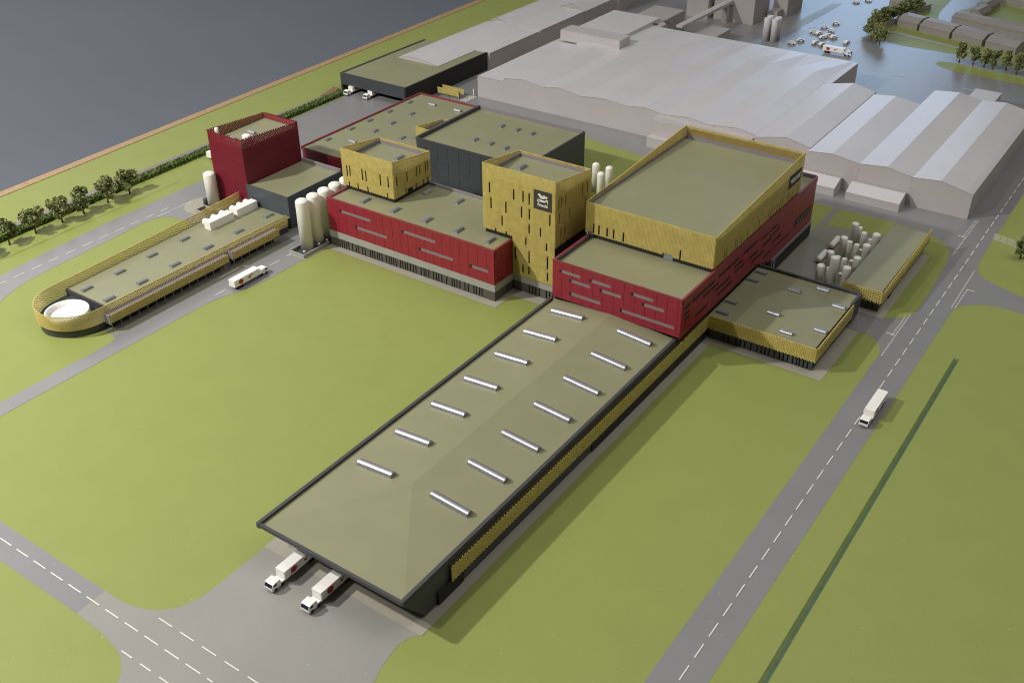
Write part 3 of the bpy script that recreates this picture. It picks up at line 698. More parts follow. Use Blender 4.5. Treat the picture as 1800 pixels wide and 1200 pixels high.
sg2 = MB().box(-12.95, -12.925, 37.66, 38.86, 3.46, 3.99).build('sign', 'black', gm)
FX = Matrix.Rotation(math.pi/2, 4, 'Z') @ FY     # facing +x
text_on(sg2, 'NESCAF\u00c9', 0.26, Matrix.Translation((-12.92, 38.26, 3.64)) @ FX, sx=0.92)

# ---- red mesh tower
rt = thing('red_tower', 'dark red mesh-clad tower with white flues inside its open top', 'building', (-36, 30.6, 0))
x0, x1, y0, y1 = -37.05, -34.87, 28.85, 32.3
MB().box(x0+.06, x1-.06, y0+.06, y1-.06, 0, 3.10).build('wall', 'reddark', rt)
MB().box(x0+.09, x1-.09, y0+.09, y1-.09, 3.10, 3.12).build('roof', 'roof', rt)
tp = lambda s: (3.6 if s <= x1-x0 else (3.6-.25*(s-(x1-x0))/(y1-y0) if s <= x1-x0+y1-y0 else (3.35 if s <= 2*(x1-x0)+y1-y0 else 3.35+.25*(s-2*(x1-x0)-(y1-y0))/(y1-y0))))
lattice('mesh_screen', 'redmesh', rt, [(x0, y0), (x1, y0), (x1, y1), (x0, y1)], 0.02, tp, pitch=.15, slope=.8, bw=.055, closed=True)
MB().box(x0+.08, x1-.08, y1-.06, y1-.04, 3.1, 3.33).build('parapet', 'redcap', rt)
skylights(rt, [(-36.0, 30.5)], 3.12, .4, .1, 'x', 'silver'); skylights(rt, [(-36.15, 29.5)], 3.12, .4, .1, 'x', 'silver')
for x, y, r, z in ((-36.86, 29.22, .09, 3.62), (-35.22, 29.5, .2, 3.55)):
    MB().lathe([(0, 3.12), (r, 3.12), (r, z-.03), (r-.03, z), (0, z)], (x, y, 0)).build('flue', 'tankwhite', rt)

# ---- slate annex between tower and silos
an = thing('annex', 'low slate-grey annex with olive roof between the red tower and the silos', 'building', (-33.5, 30.5, 0))
MB().box(-34.86, -32.25, 28.75, 32.3, 0, 1.38).build('wall', 'annexwall', an)
MB().box(-34.8, -32.31, 28.81, 32.2, 1.38, 1.44).build('roof', 'roof', an)
pm = MB(); pm.box(-34.86, -32.25, 28.75, 28.81, 1.385, 1.53); pm.box(-32.31, -32.25, 28.815, 32.3, 1.385, 1.53); pm.build('parapet', 'annexwall', an)
MB().box(-34.8, -32.315, 32.205, 32.3, 1.385, 1.60).build('parapet', 'liner', an)

# ---- round-ended production building on the far side
tl = thing('round_ended_building', 'low building with a rounded end wrapped in a see-through brass lattice', 'building', (-33.6, 24, 0))
arc = [(-33.55+1.5*math.cos(a), 18.66+1.5*math.sin(a)) for a in [math.radians(180+180*k/24) for k in range(25)]]
out = [(-35.42, 28.74)]+[(-35.2, 24), (-35.07, 20.0)]+arc[1:]+[(-32.05, 20), (-32.1, 28.45)]
inn = [(p[0]+(.06 if p[0] < -33.5 else -.06), p[1]+.03) for p in out]
MB().prism(inn, 0, .34).build('plinth', 'darkwall', tl)
body = [(-35.34, 28.73), (-35.12, 24), (-34.99, 19.2), (-32.12, 19.2), (-32.17, 28.73)]
MB().prism(body, .34, .585).build('wall', 'black', tl)
MB().prism([(-35.3, 28.72), (-35.08, 24), (-34.95, 19.24), (-32.16, 19.24), (-32.2, 28.72)], .585, .60).build('roof', 'roof', tl)
MB().box(-34.98, -32.13, 19.16, 19.2, .34, .605).build('end_wall', 'dark', tl)
RUN = sum(math.dist(p, q) for p, q in zip(out, out[1:]))
ltop = lambda q: 1.0-.07*min(1, q/9) if q < 12 else .93-.08*max(0, (q-RUN+8.5)/8.5)
lattice('lattice_screen', 'gold', tl, out, 0.34, ltop, pitch=.135, slope=.62, bw=.029)
rl = MB(); run = 0.0
for (ax, ay), (bx, by) in zip(out, out[1:]):
    L = math.hypot(bx-ax, by-ay); za_, zb_ = ltop(run), ltop(run+L); run += L; nx, ny = (by-ay)/L*.012, -(bx-ax)/L*.012
    for zz, z2 in ((.345, .345), (za_, zb_)): rl.hexa([(ax-nx, ay-ny, zz-.012), (bx-nx, by-ny, z2-.012), (bx+nx, by+ny, z2-.012), (ax+nx, ay+ny, zz-.012)], [(ax-nx, ay-ny, zz+.012), (bx-nx, by-ny, z2+.012), (bx+nx, by+ny, z2+.012), (ax+nx, ay+ny, zz+.012)])
rl.build('top_rail', 'gold', tl)
skylights(tl, [(-34.25, 19.62), (-34.3, 21.22), (-34.38, 22.9), (-34.42, 24.65), (-32.85, 19.62), (-32.88, 21.2), (-32.94, 22.9), (-32.99, 24.7), (-33.03, 26.45), (-33.08, 28.25)], .60, .44, .1, 'y', 'vent')
bs = thing('round_basin', 'round white basin set inside the rounded lattice end', 'basin', (-33.48, 18.16, .34))
MB().lathe([(0, .44), (.70, .44), (.72, .46), (.74, .62), (.80, .64), (.82, .62), (.82, .345), (0, .345)], (-33.48, 18.16, 0), n=40).build('basin', 'white', bs)
for k, (ya, yb, nm) in enumerate(((25.85, 27.2, 'nearer white rooftop cooler box with three round fans, toward the rounded end'), (27.42, 28.62, 'farther white rooftop cooler box with three round fans, next to the slate annex'))):
    t = thing('cooling_unit', nm, 'cooling unit', (-34.3, (ya+yb)/2, .6), 'rooftop cooling units')
    MB().box(-34.5, -34.12, ya, yb, .602, .96).build('casing', 'white', t)
    for j in range(3):
        yc = ya+.22+j*(yb-ya-.4)/2
        MB().lathe([(0, -.1), (.14, -.1), (.15, -.08), (.15, .1), (.12, .12), (0, .10)], (-34.64, yc, .80), n=16, axis='x').build('fan', 'white', t)

# ---- covered walkway along it
for (ya, yb, lab) in ((18.74, 24.62, 'longer brass-screened canopy on thin posts beside the rounded building'), (24.86, 27.5, 'shorter brass-screened canopy on thin posts leading to the white silos')):
    cw = thing('canopy_walkway', lab, 'canopy', (-31.8, (ya+yb)/2, 0), 'walkway canopies')
    MB().box(-32.02, -31.70, ya, yb, .60, .64).build('roof', 'liner', cw)
    MB().box(-32.02, -31.98, ya+.1, yb-.1, 0.01, .60).build('back_wall', 'black', cw)
    lattice('lattice_screen', 'gold', cw, [(-31.67, ya), (-31.67, yb)], .37, .70, pitch=.125, slope=.62, bw=.036)
    MB().box(-31.70, -31.68, ya, yb, .37, .70).build('screen_backing', 'goldback', cw)
    MB().box(-32.0, -31.66, ya-.02, ya, .30, .72).build('end_panel', 'liner', cw)
    n = int((yb-ya)/.41)
    for i in range(n+1):
        y = ya+.03+i*(yb-ya-.06)/n
        inst(unit('liner'), 'post', cw, (-31.69, y, .185), (.022, .022, .37))

# ---- olive-roofed hall behind
hb = thing('rear_hall', 'wide low hall with olive roof, dark red walls and many small skylights', 'building', (-33.8, 38.7, 0))
MB().box(-36.6, -30.97, 34.04, 43.35, 0, 1.08).build('wall', 'redmesh', hb)
MB().box(-36.55, -30.97, 34.1, 43.3, 1.08, 1.10).build('roof', 'roof', hb)
cp = MB(); cp.box(-36.65, -36.56, 34.0, 43.4, 1.0, 1.17); cp.box(-36.56, -30.97, 43.31, 43.4, 1.0, 1.17); cp.build('coping', 'redcap', hb)
MB().box(-36.56, -30.97, 34.0, 34.05, 0.95, 1.13).build('coping', 'redcap', hb)
k_ = (21-1.1)/(21-1.15)
skylights(hb, [(-36.2, 35.45), (-36.2, 37.2), (-36.2, 38.6), (-36.2, 40.2), (-36.2, 41.9), (-34.97, 37.65), (-34.96, 39.0), (-34.97, 40.6), (-33.2, 37.7)], 1.10, .36, .1, 'y', 'vent')
skylights(hb, [(-34.9, 35.9), (-34.9, 42.3), (-33.2, 42.35)], 1.10, .42, .1, 'x', 'silver')

# ---- charcoal block
dk = thing('charcoal_block', 'charcoal plank-clad block with olive roof and six small skylights', 'building', (-27.7, 38.6, 0))
MB().box(-30.88, -24.6, 36.12, 41.17, 0, 2.06).build('wall', 'black', dk)
MB().box(-30.86, -24.62, 36.15, 41.15, 2.06, 2.08).build('roof', 'roof', dk)
panels(dk, 'darkwall', 'y', 36.11, [-30.9+.634*k for k in range(11)], [0.0+.183*k for k in range(13)], (), gap=.012)
MB().box(-24.6, -24.56, 36.1, 41.2, 0, 2.2).build('side_wall', 'darkwall', dk)
pm = MB(); pm.box(-30.92, -24.56, 36.08, 36.16, 2.1, 2.205); pm.box(-30.93, -30.80, 36.165, 41.2, 1.2, 2.25); pm.box(-24.64, -24.556, 36.165, 41.2, 2.05, 2.205); pm.build('parapet', 'dark', dk)
MB().box(-30.795, -24.645, 41.12, 41.2, 2.07, 2.24).build('parapet', 'liner', dk)
skylights(dk, [(-28.48, 39.75), (-27.56, 39.75), (-26.68, 39.75), (-28.52, 37.6), (-27.6, 37.6), (-26.7, 37.55)], 2.08, .34, .11, 'y', 'vent')

g2 = gold_box('gold_block', 'small brass-lattice block half hidden behind the charcoal block', -32.5, -31.0, 38.0, 40.15, 1.105, 1.78, 1.5, 1.40, [], [], pitch=.10)

# ---- dock building
dkb = thing('dock_building', 'charcoal loading building with olive roof and trucks backed under it', 'building', (-40.4, 47.5, 0))
MB().box(-42.85, -37.95, 44.9, 51.5, 0, .98).build('wall', 'black', dkb)
MB().box(-42.9, -42.8, 43.6, 51.5, 0, 1.10).build('side_wall', 'darkwall', dkb)
MB().box(-38.0, -37.9, 43.6, 51.5, 0, 1.10).build('side_wall', 'black', dkb)
MB().box(-42.8, -38.0, 43.6, 43.7, .42, 1.10).build('fascia', 'darkwall', dkb)
MB().box(-42.8, -38.0, 43.7, 44.9, .90, .985).build('canopy', 'black', dkb)
MB().box(-42.8, -38.0, 43.7, 51.5, 1.0, 1.05).build('roof', 'roof', dkb)

# ---- right-hand lattice building
ra = thing('lattice_annex', 'low olive-roofed annex with brass lattice fascia, right of the red hall', 'building', (-10.8, 33.3, 0))
MB().box(-12.95, -8.9, 31.1, 35.5, 0, .90).build('wall', 'black', ra)
MB().box(-12.96, -8.85, 31.02, 35.5, .90, .95).build('roof', 'roof', ra)
base_slits(ra, 'y', 31.05, -12.9, -8.88, 0.0, 0.46, [(x, 0.0) for x in (-12.3, -12.1, -11.8, -11.62, -11.45, -11.2, -10.95, -10.8, -10.65, -10.5, -10.3, -10.1, -9.95, -9.8, -9.6, -9.45, -9.35, -9.2, -9.05)], m='darkwall')
MB().box(-8.93, -8.88, 33.2, 35.5, 0.01, .46).build('plinth', 'darkwall', ra)
MB().box(-12.9, -8.84, 31.0, 31.03, .46, .95).build('screen_backing', 'goldback', ra)
MB().box(-8.88, -8.84, 31.035, 34.62, .46, .95).build('screen_backing', 'goldback', ra)
lattice('lattice_screen', 'gold', ra, [(-12.9, 30.95), (-8.77, 30.95), (-8.77, 34.62)], .45, 1.0, pitch=.125, slope=.62, bw=.036)
rl = MB(); rl.box(-12.9, -8.77, 30.94, 30.965, .985, 1.01); rl.box(-8.785, -8.76, 30.966, 34.62, .985, 1.01); rl.build('top_rail', 'gold', ra)
pm = MB(); pm.box(-12.95, -8.78, 35.45, 35.55, .5, 1.06); pm.box(-8.88, -8.78, 34.63, 35.445, .2, 1.06); pm.build('parapet', 'dark', ra)
q_ = (21-.95)/(21-.75)
skylights(ra, [(-12.62, 35.05), (-12.66, 34.3), (-12.64, 32.3), (-12.58, 31.4+.02)], .95, .44, .1, 'x', 'vent')
skylights(ra, [(-11.0, 34.42)], .95, .46, .1, 'x', 'vent')
skylights(ra, [(-10.99, 32.4), (-10.1, 31.42), (-10.13, 35.1), (-9.18, 34.2), (-9.14, 32.22)], .95, .46, .1, 'x', 'silver')

rb = thing('lattice_building', 'narrow building with grey roof and brass lattice by the tank yard', 'building', (-9, 39.3, 0))
MB().box(-9.7, -8.3, 36.4, 42.3, 0, .80).build('wall', 'darkwall', rb)
MB().box(-9.72, -8.28, 36.3, 42.35, .80, .86).build('roof', 'roof', rb)
base_slits(rb, 'y', 36.33, -9.7, -8.28, 0, .46, [(-9.2, 0), (-9.0, 0), (-8.7, 0), (-8.5, 0)], m='darkwall')
lattice('lattice_screen', 'gold', rb, [(-9.78, 36.16), (-8.17, 36.16), (-8.17, 42.35)], .46, lambda s: 1.0 if s < 1.7 else 1.0+.02*(s-1.6), pitch=.18, slope=.62, bw=.045)
for yy in (36.9, 38.4, 39.9, 41.4): inst(unit('dark'), 'bracket', rb, (-8.24, yy, .7), (.1, .05, .3))
inst(unit('black'), 'door', rb, (-8.28, 37.75, .2), (.05, .3, .4))

# ================================================================== GREY MASSING MODELS
def profile_block(t, prof, y0, y1, hip=0.0, zflat=None, mw='mass', mr='massroof'):
    """hall with a folded roof: profile (x, z) swept along y"""
    w = [(prof[0][0], 0.0)]+[(x, z-.02) for x, z in prof]+[(prof[-1][0], 0.0)]
    MB().prism([(x, z) for x, z in reversed(w)], y0+.01, y1-hip if hip else y1, 'y').build('wall', mw, t)
    if hip: MB().box(prof[0][0], prof[-1][0], y1-hip, y1, 0, zflat-.11).build('wall', mw, t)
    mb = MB(); n = len(prof)
    vs = [(x, y0, z) for x, z in prof]+[(x, y1-hip, z) for x, z in prof]
    if hip: vs += [(x, y1, zflat) for x, z in prof]
    fs = []
    for j in range(2 if hip else 1):
        for i in range(n-1): fs.append((j*n+i, j*n+i+1, (j+1)*n+i+1, (j+1)*n+i))
    mb.add(vs, fs); mb.build('roof', mr, t)

bw_ = thing('factory_hall', 'huge pale grey factory hall with a row of low parallel roof ridges', 'building', (-26, 54, 0))
prof = [(-35.52,1.23),(-33.67,1.26),(-33.65,1.43),(-32.9,1.53),(-32.3,1.6),(-31.7,1.53),(-31.05,1.44),(-29.9,1.6),(-29.2,1.5),(-28.5,1.4),(-27.1,1.55),(-26.4,1.5),(-25.76,1.42),(-24.57,1.57),(-23.44,1.41),(-22.03,1.55),(-20.9,1.40),(-19.3,1.56),(-18.25,1.41)]
profile_block(bw_, prof, 47.25, 61.0, hip=3.2, zflat=1.46)
MB().box(-35.52, -31.0, 61.0, 62.2, 0, 1.44).build('wall', 'mass', bw_)
MB().box(-23.75, -18.3, 46.45, 47.255, 0, 1.32).build('wall', 'mass', bw_)
MB().box(-23.7, -20.5, 46.0, 46.448, 0, .55).build('porch', 'mass', bw_)
MB().box(-35.05, -30.8, 55.4, 56.7, 1.35, 2.0).build('roof_box', 'mass', bw_)
MB().box(-35.04, -31.6, 56.7, 62.1, 1.40, 1.70).build('roof_box', 'massroof', bw_)
for x, y in ((-31.5, 61.9), (-31.0, 62.6)): inst(unit('dark'), 'roof_hatch', bw_, (x, y-.6, 1.5), (.3, .1, .08))

w1 = thing('gabled_hall', 'pale grey hall with one ridge, last of the factory\'s folds before the dark seam', 'building', (-16.8, 52, 0))
profile_block(w1, [(-18.245,1.41),(-16.65,1.75),(-15.36,1.50)], 47.0, 56.5)
MB().box(-18.24, -17.9, 56.5, 61.0, 0, 1.44).build('wall', 'mass', w1)
w2 = thing('gabled_hall', 'wide pale grey hall with three bright roof ridges beside the main road', 'building', (-11.4, 52, 0))
profile_block(w2, [(-15.30,1.52),(-14.14,1.65),(-12.8,1.47)], 46.5, 56.0)
profile_block(w2, [(-12.795,1.47),(-11.5,1.61),(-10.3,1.40)], 46.5, 58.6)
profile_block(w2, [(-10.295,1.40),(-9.06,1.52),(-7.87,1.28),(-7.6,1.2)], 46.5, 58.6)
MB().box(-11.3, -9.9, 58.6, 61.6, 0, 1.0).build('rear_extension', 'massroof', w2)
for (xa, xb, lab) in ((-12.9, -10.4, 'low grey lean-to with sloped roof in front of the three-ridged hall, nearer the road'), (-17.0, -13.45, 'low grey lean-to with sloped roof behind the red hall\'s far corner')):
    t = thing('lean_to', lab, 'outbuilding', ((xa+xb)/2, 46, 0), 'grey lean-to sheds')
    MB().prism([(45.5, 0), (46.45, 0), (46.45, .62), (46.2, .66), (45.5, .40)], xa, xb, 'x').build('wall', 'mass', t)
    MB().add([(xa, 45.49, .402), (xb, 45.49, .402), (xb, 46.2, .664), (xa, 46.2, .664)], [(0, 1, 2, 3)]).build('roof', 'massroof', t)

lg = thing('long_shed', 'long pale grey shed running back from the charcoal loading building along the wooden edge', 'building', (-40, 62, 0))
MB().box(-42.0, -37.72, 51.51, 57.0, 0, 1.06).build('wall', 'massdark', lg)
profile_block(lg, [(-41.95,1.08),(-41.2,1.22),(-40.6,1.28),(-39.8,1.22),(-38.8,1.08)], 47.75, 57.0)
MB().box(-38.8, -37.70, 51.52, 57.0, 1.06, 1.09).build('roof', 'massroof', lg)
profile_block(lg, [(-42.1,1.0),(-41.0,1.42),(-39.72,1.12)], 57.0, 78, mw='massdark')
MB().box(-39.71, -37.62, 57.0, 62.5, 0, 1.14).build('wall', 'massdark', lg)
MB().box(-39.70, -37.60, 57.0, 62.5, 1.14, 1.16).build('roof', 'massroof', lg)
profile_block(lg, [(-39.715,1.12),(-38.7,1.5),(-37.6,1.12)], 62.5, 78, mw='massdark')
def plain(name, label, x0, x1, y0, y1, z, cat='building', mw='massdark', group=None):
    t = thing(name, label, cat, ((x0+x1)/2, (y0+y1)/2, 0), group)
    MB().box(x0, x1, y0, y1, 0, z-.02).build('wall', mw, t)
    MB().box(x0+.01, x1-.01, y0+.01, y1-.01, z-.02, z).build('roof', 'massroof' if mw == 'mass' else 'massdark', t)
    return t
plain('stair_block', 'tall narrow grey block standing against the long shed', -38.2, -37.45, 67.0, 68.2, 2.4)
plain('tower_block', 'tall grey block, the narrower of two at the top edge', -33.1, -31.45, 69.15, 71.2, 2.8)
plain('tower_block', 'bulky grey block that the sloping bridge runs into', -31.15, -28.15, 69.5, 72.2, 1.7)
plain('tower_block', 'dark grey block behind the bulky one, beside the pale car park', -28.0, -26.95, 72.6, 75.5, 1.9)
plain('flat_annex', 'flat grey annex with stepped corner behind the huge hall', -33.8, -31.5, 62.25, 65.6, 1.42)
plain('flat_annex', 'small flat grey annex behind the huge hall, right of the bridge', -29.5, -27.93, 61.05, 65.3, .8)
plain('kiosk', 'small grey cube in front of the bulky block\'s dark side', -28.0, -27.25, 71.6, 72.5, .58)
t = plain('kiosk', 'small grey cube with a little turret by the car park', -27.4, -26.85, 73.1, 74.0, .5)
MB().box(-27.2, -27.0, 73.4, 73.7, .5, .85).build('turret', 'massdark', t)
br = thing('conveyor_bridge', 'sloping grey conveyor bridge from the huge hall\'s roof to the bulky block', 'bridge', (-30, 66, 0))
MB().hexa([(-30.25, 61.8, 1.38), (-29.8, 61.8, 1.38), (-29.75, 69.5, 1.25), (-30.2, 69.5, 1.25)], [(-30.25, 61.8, 1.52), (-29.8, 61.8, 1.52), (-29.75, 69.5, 1.48), (-30.2, 69.5, 1.48)]).build('deck', 'mass', br)
MB().hexa([(-30.25, 68.9, 0), (-29.85, 68.9, 0), (-29.85, 69.3, 0), (-30.25, 69.3, 0)], [(-30.2, 68.6, 1.26), (-29.8, 68.6, 1.26), (-29.8, 69.0, 1.26), (-30.2, 69.0, 1.26)]).build('leg', 'massdark', br)

# ---- houses
def house(label, p, q, depth, eave, ridge, group, name='row_house'):
    dx, dy = q[0]-p[0], q[1]-p[1]; L = math.hypot(dx, dy); a = math.atan2(dy, dx)
    t = thing(name, label, 'house', (p[0], p[1], 0), group, rz=a); local(t)
    MB().prism([(0, 0), (depth, 0), (depth, eave), (depth*.7, ridge-.02), (depth*.3, ridge-.02), (0, eave)], 0, L, 'x').build('wall', 'house', t)
    e = .012
    MB().add([(-.02, -.03, eave-.005), (L+.02, -.03, eave-.005), (L+.02, depth*.3, ridge), (-.02, depth*.3, ridge), (L+.02, depth*.7, ridge), (-.02, depth*.7, ridge), (L+.02, depth+.03, eave-.005), (-.02, depth+.03, eave-.005)],
             [(0, 1, 2, 3), (3, 2, 4, 5), (5, 4, 6, 7)]).build('roof', 'house', t)
    return t
G = 'grey house blocks at the far corner'
house('shortest grey row house, nearest the dense tree row', (-19.77, 74.82), (-18.3, 74.42), 1.7, .42, .72, G)
house('second grey row house from the dense tree row', (-18.12, 74.32), (-15.95, 73.66), 1.7, .42, .72, G)
house('third grey row house from the dense tree row', (-15.78, 73.7), (-13.72, 73.08), 1.7, .42, .72, G)
house('grey row house farthest from the dense tree row, behind the young trees', (-13.5, 73.1), (-11.5, 72.5), 1.7, .42, .72, G)
house('long grey terrace behind the row of four houses', (-16.9, 77.7), (-9.5, 75.9), 1.5, .4, .62, G)
house('grey house with bright roof slope, nearer of two in a line', (-15.4, 79.6), (-15.15, 81.4), .9, .3, .6, G)
house('grey house with bright roof slope, farther of two in a line', (-15.35, 81.7), (-15.1, 83.7), 1.0, .35, .65, G)
house('long grey block closing the lawn at the very back', (-16.0, 85.4), (-10.5, 82.0), 1.4, .5, .8, G)
house('grey block at the end of the car park, behind the dense trees', (-21.8, 79.3), (-19.6, 78.9), 1.2, .4, .6, G)
for (p, q, h, lab) in (((-19.85, 77.1), (-19.1, 80.3), .4, 'grey garden wall behind the dense tree row, farther one'), ((-20.48, 73.8), (-19.9, 75.7), .35, 'grey garden wall under the dense tree row, nearer one')):
    dx, dy = q[0]-p[0], q[1]-p[1]; L = math.hypot(dx, dy); n = (-dy/L*.06, dx/L*.06)
    o = MB().hexa([(p[0]-n[0], p[1]-n[1], 0), (q[0]-n[0], q[1]-n[1], 0), (q[0]+n[0], q[1]+n[1], 0), (p[0]+n[0], p[1]+n[1], 0)], [(p[0]-n[0], p[1]-n[1], h), (q[0]-n[0], q[1]-n[1], h), (q[0]+n[0], q[1]+n[1], h), (p[0]+n[0], p[1]+n[1], h)]).build('garden_wall', 'house')
    tag(o, lab, 'wall')

# ================================================================== SILOS AND TANKS
def tank(name, label, x, y, r, z0, h, dome=.45, group=None, m='tankwhite', cat='silo', n=24):
    k = r*dome
    prof = [(0, 0), (r, 0), (r, h-k)]+[(r*math.cos(a), h-k+k*math.sin(a)) for a in (math.pi/2*i/6 for i in range(1, 6))]+[(0, h)]
    o = MB().lathe(prof, n=n).build(name, m)
    o.location = (x, y, z0); return tag(o, label, cat, group)
SG = 'white silos in the tray'
for k, (y, nm) in enumerate(((27.72, 'tall white silo at the front of the tray, nearest the lawn'), (28.38, 'second tall white silo from the front of the tray'), (29.06, 'third tall white silo from the front, by the red wall\'s corner'), (29.74, 'fourth tall white silo from the front, beside the small brass block'), (30.42, 'white silo mostly hidden behind the small brass block'))):
    tank('silo', nm, -30.24, y, .28, .03, 2.38, .5, SG)
tr = thing('silo_tray', 'low pale walled tray that the tall white silos stand in', 'tray', (-30.2, 29, 0))
MB().box(-30.62, -29.8, 27.06, 31, .013, .03).build('tray_floor', 'darkwall', tr)
w = MB(); w.box(-30.64, -29.78, 27.02, 27.07, .013, .17); w.box(-30.64, -30.59, 27.071, 31, .013, .168); w.box(-29.83, -29.78, 27.071, 28.6, .013, .168); w.build('tray_wall', 'band', tr)
for k, (x, y, m) in enumerate(((-29.92, 27.22, 'white'), (-29.9, 27.95, 'dark'), (-29.9, 28.1, 'white'), (-29.9, 28.42, 'dark'), (-29.88, 28.56, 'white'))):
    mb = MB().lathe([(0, .03), (.035, .03), (.035, .2), (.05, .21), (.05, .25), (0, .26)], (x, y, 0), n=10); mb.build('valve', m, tr)
tank('silo', 'lone white silo at the foot of the dark red tower', -36.95, 28.45, .28, .012, 1.72, .4)
tank('dark_tank', 'small dark blue-grey tank beside the lone white silo', -37.34, 28.3, .12, .012, .36, .2, m='annexwall', cat='tank')
pit = thing('walled_pit', 'small open grey walled pit at the foot of the lone silo', 'pit', (-36.9, 27.8, 0))
w = MB(); w.box(-37.2, -36.5, 27.5, 27.55, .012, .14); w.box(-37.2, -37.15, 27.551, 28.1, .012, .138); w.box(-36.55, -36.5, 27.551, 28.1, .012, .138); w.box(-37.149, -36.551, 28.05, 28.1, .012, .138)
w.build('pit_wall', 'band', pit); MB().box(-37.149, -36.551, 27.551, 28.049, .012, .03).build('pit_floor', 'black', pit)
for k, (x, y, nm) in enumerate(((-23.12, 39.0, 'slim white tank peeking over the brass tower\'s top corner'), (-23.1, 39.85, 'slim white tank at the back left of the four behind the tower'), (-22.35, 39.05, 'slim white tank at the front right of the four behind the tower'), (-22.37, 39.85, 'slim white tank at the back right of the four behind the tower'))):
    tank('tank', nm, x, y, .175, .008, 1.42, .7, 'slim white tanks behind the tower', cat='tank')
TG = 'white tanks in the tank yard'
for (x, y, r, h, nm) in ((-11.1,41.5,.16,.92,'tall white tank at the far back of the tank yard'), (-10.9,41.6,.105,.74,'thin white tank right behind the tall back tank'), (-10.6,41.25,.12,.72,'medium white tank in the back row of the yard'),
    (-10.05,41.15,.17,.85,'white tank at the back right corner of the tank yard'), (-11.05,39.98,.16,.92,'tall white tank beside the farther lying tank'), (-10.78,39.95,.11,.8,'thin white tank in the middle row, left one'),
    (-10.48,39.98,.11,.74,'thin white tank in the middle row, right one'), (-10.05,39.9,.16,.88,'white tank in the middle row next to the lattice building'), (-11.1,38.55,.16,.86,'white tank just behind the tallest tank'),
    (-10.52,37.32,.175,1.32,'tallest white tank in the yard, brightly lit'), (-10.0,37.36,.165,1.0,'bright white tank right of the tallest one'), (-11.0,37.22,.165,.86,'shaded white tank left of the tallest one'),
    (-10.0,38.62,.16,.88,'white tank between the bright front tank and the middle row'), (-10.78,38.6,.105,.7,'thin white tank behind the tallest tank, left one'), (-10.5,38.6,.11,.68,'thin white tank behind the tallest tank, right one'), (-10.75,37.4,.09,.72,'thinnest white tank between two front tanks')):
    tank('tank', nm, x, y, r, .012, h, .35, TG, cat='tank', n=18)
for (y, nm) in ((40.7, 'farther white lying tank on the tank yard'), (39.2, 'nearer white lying tank on the tank yard')):
    t = thing('lying_tank', nm, 'tank', (-11.62, y, .012), 'lying white tanks'); local(t)
    r, L = .13, .95
    pr = [(0, -L/2)]+[(r*math.sin(a), -L/2+r*.8*(1-math.cos(a))) for a in (math.pi/2*i/5 for i in range(1, 6))]; pr += [(p, -q) for p, q in reversed(pr)]
    MB().lathe(pr, (0, 0, .19), n=16, axis='y').build('vessel', 'tankwhite', t)
    for yy in (-.28, .28): MB().box(-.1, .1, yy-.03, yy+.03, 0, .12).build('saddle', 'band', t)
for (y, nm) in ((41.45, 'back'), (40.3, 'second from the back'), (39.15, 'third from the back'), (37.85, 'nearest')):
    t = thing('valve_box', 'small white valve box in the tank yard, %s' % nm, 'box', (-10.34, y, .012), 'valve boxes among the tanks'); local(t)
    MB().box(-.08, .08, -.08, .08, 0, .34).build('casing', 'tankwhite', t); MB().box(-.09, .09, -.09, .09, .34, .36).build('lid', 'tankwhite', t)
for x, y, nm in ((-26.0, 66.7, 'front left'), (-25.45, 66.7, 'front right'), (-26.05, 67.25, 'back left'), (-25.45, 67.25, 'back right')):
    tank('silo', 'grey silo with pale cap by the car park, %s of four' % nm, x, y, .22, .008, 1.5, .12, 'grey silos by the car park', m='massroof')

# ================================================================== TRUCKS
truck = thing('truck', 'white truck with red logo backed under the front canopy, nearer the left corner', 'truck', (-17.06, 13.6, DZ*2), 'white articulated trucks'); local(truck)
# local: nose towards -y, origin under the middle
tb = MB().box(-.17, .17, -.45, .93, .13, .42).build('trailer', 'white', truck)
MB().box(-.165, .165, -.43, .91, .125, .131).build('trailer_floor', 'dark', tb)
for sx in (1, -1):
    x = .1725*sx
    def side(pts, m, nm, d=.002): MB().prism([((y if sx > 0 else .48-y), z) for y, z in pts], x-d, x+d, 'x').build(nm, m, tb)
    # blossom-shaped red mark, small red mark and dark bar (mirrored so that each side reads nose to tail)
    side([(-.10+.125*(1+.12*math.sin(5*a+1))*math.cos(a),   .275+.105*(1+.10*math.sin(4*a))*math.sin(a)) for a in (2*math.pi*k/20 for k in range(20))], 'logored', 'logo')
    side([(.30, .235), (.40, .235), (.43, .30), (.405, .32), (.385, .285), (.36, .31), (.33, .34), (.30, .30)], 'logored', 'logo')
    side([(.40, .325), (.56, .325), (.56, .355), (.40, .355)], 'logoblack', 'logo')
ch = MB(); ch.box(-.06, .06, -.85, .85, .085, .122); ch.box(-.14, .14, -.62, -.46, .085, .12); ch.build('chassis', 'dark', truck)
cabm = MB()
pf = [(-.93, .06), (-.60, .06), (-.60, .275), (-.64, .30), (-.83, .29), (-.875, .27), (-.932, .17)]
cabm.prism(pf, -.15, .15, 'x'); cab = cabm.build('cab', 'white', truck)
MB().add([(-.135, -.880, .266), (.135, -.880, .266), (.14, -.933, .180), (-.14, -.933, .180)], [(3, 2, 1, 0)]).build('windscreen', 'screen', cab)
for sx in (-1, 1): MB().box(sx*.1505-.002, sx*.1505+.002, -.86, -.74, .18, .255).build('side_window', 'screen', cab)
MB().box(-.12, .12, -.942, -.932, .075, .10).build('bumper', 'vent', cab)
MB().box(-.15, .15, -.60, -.47, .12, .16).build('coupling', 'white', truck)
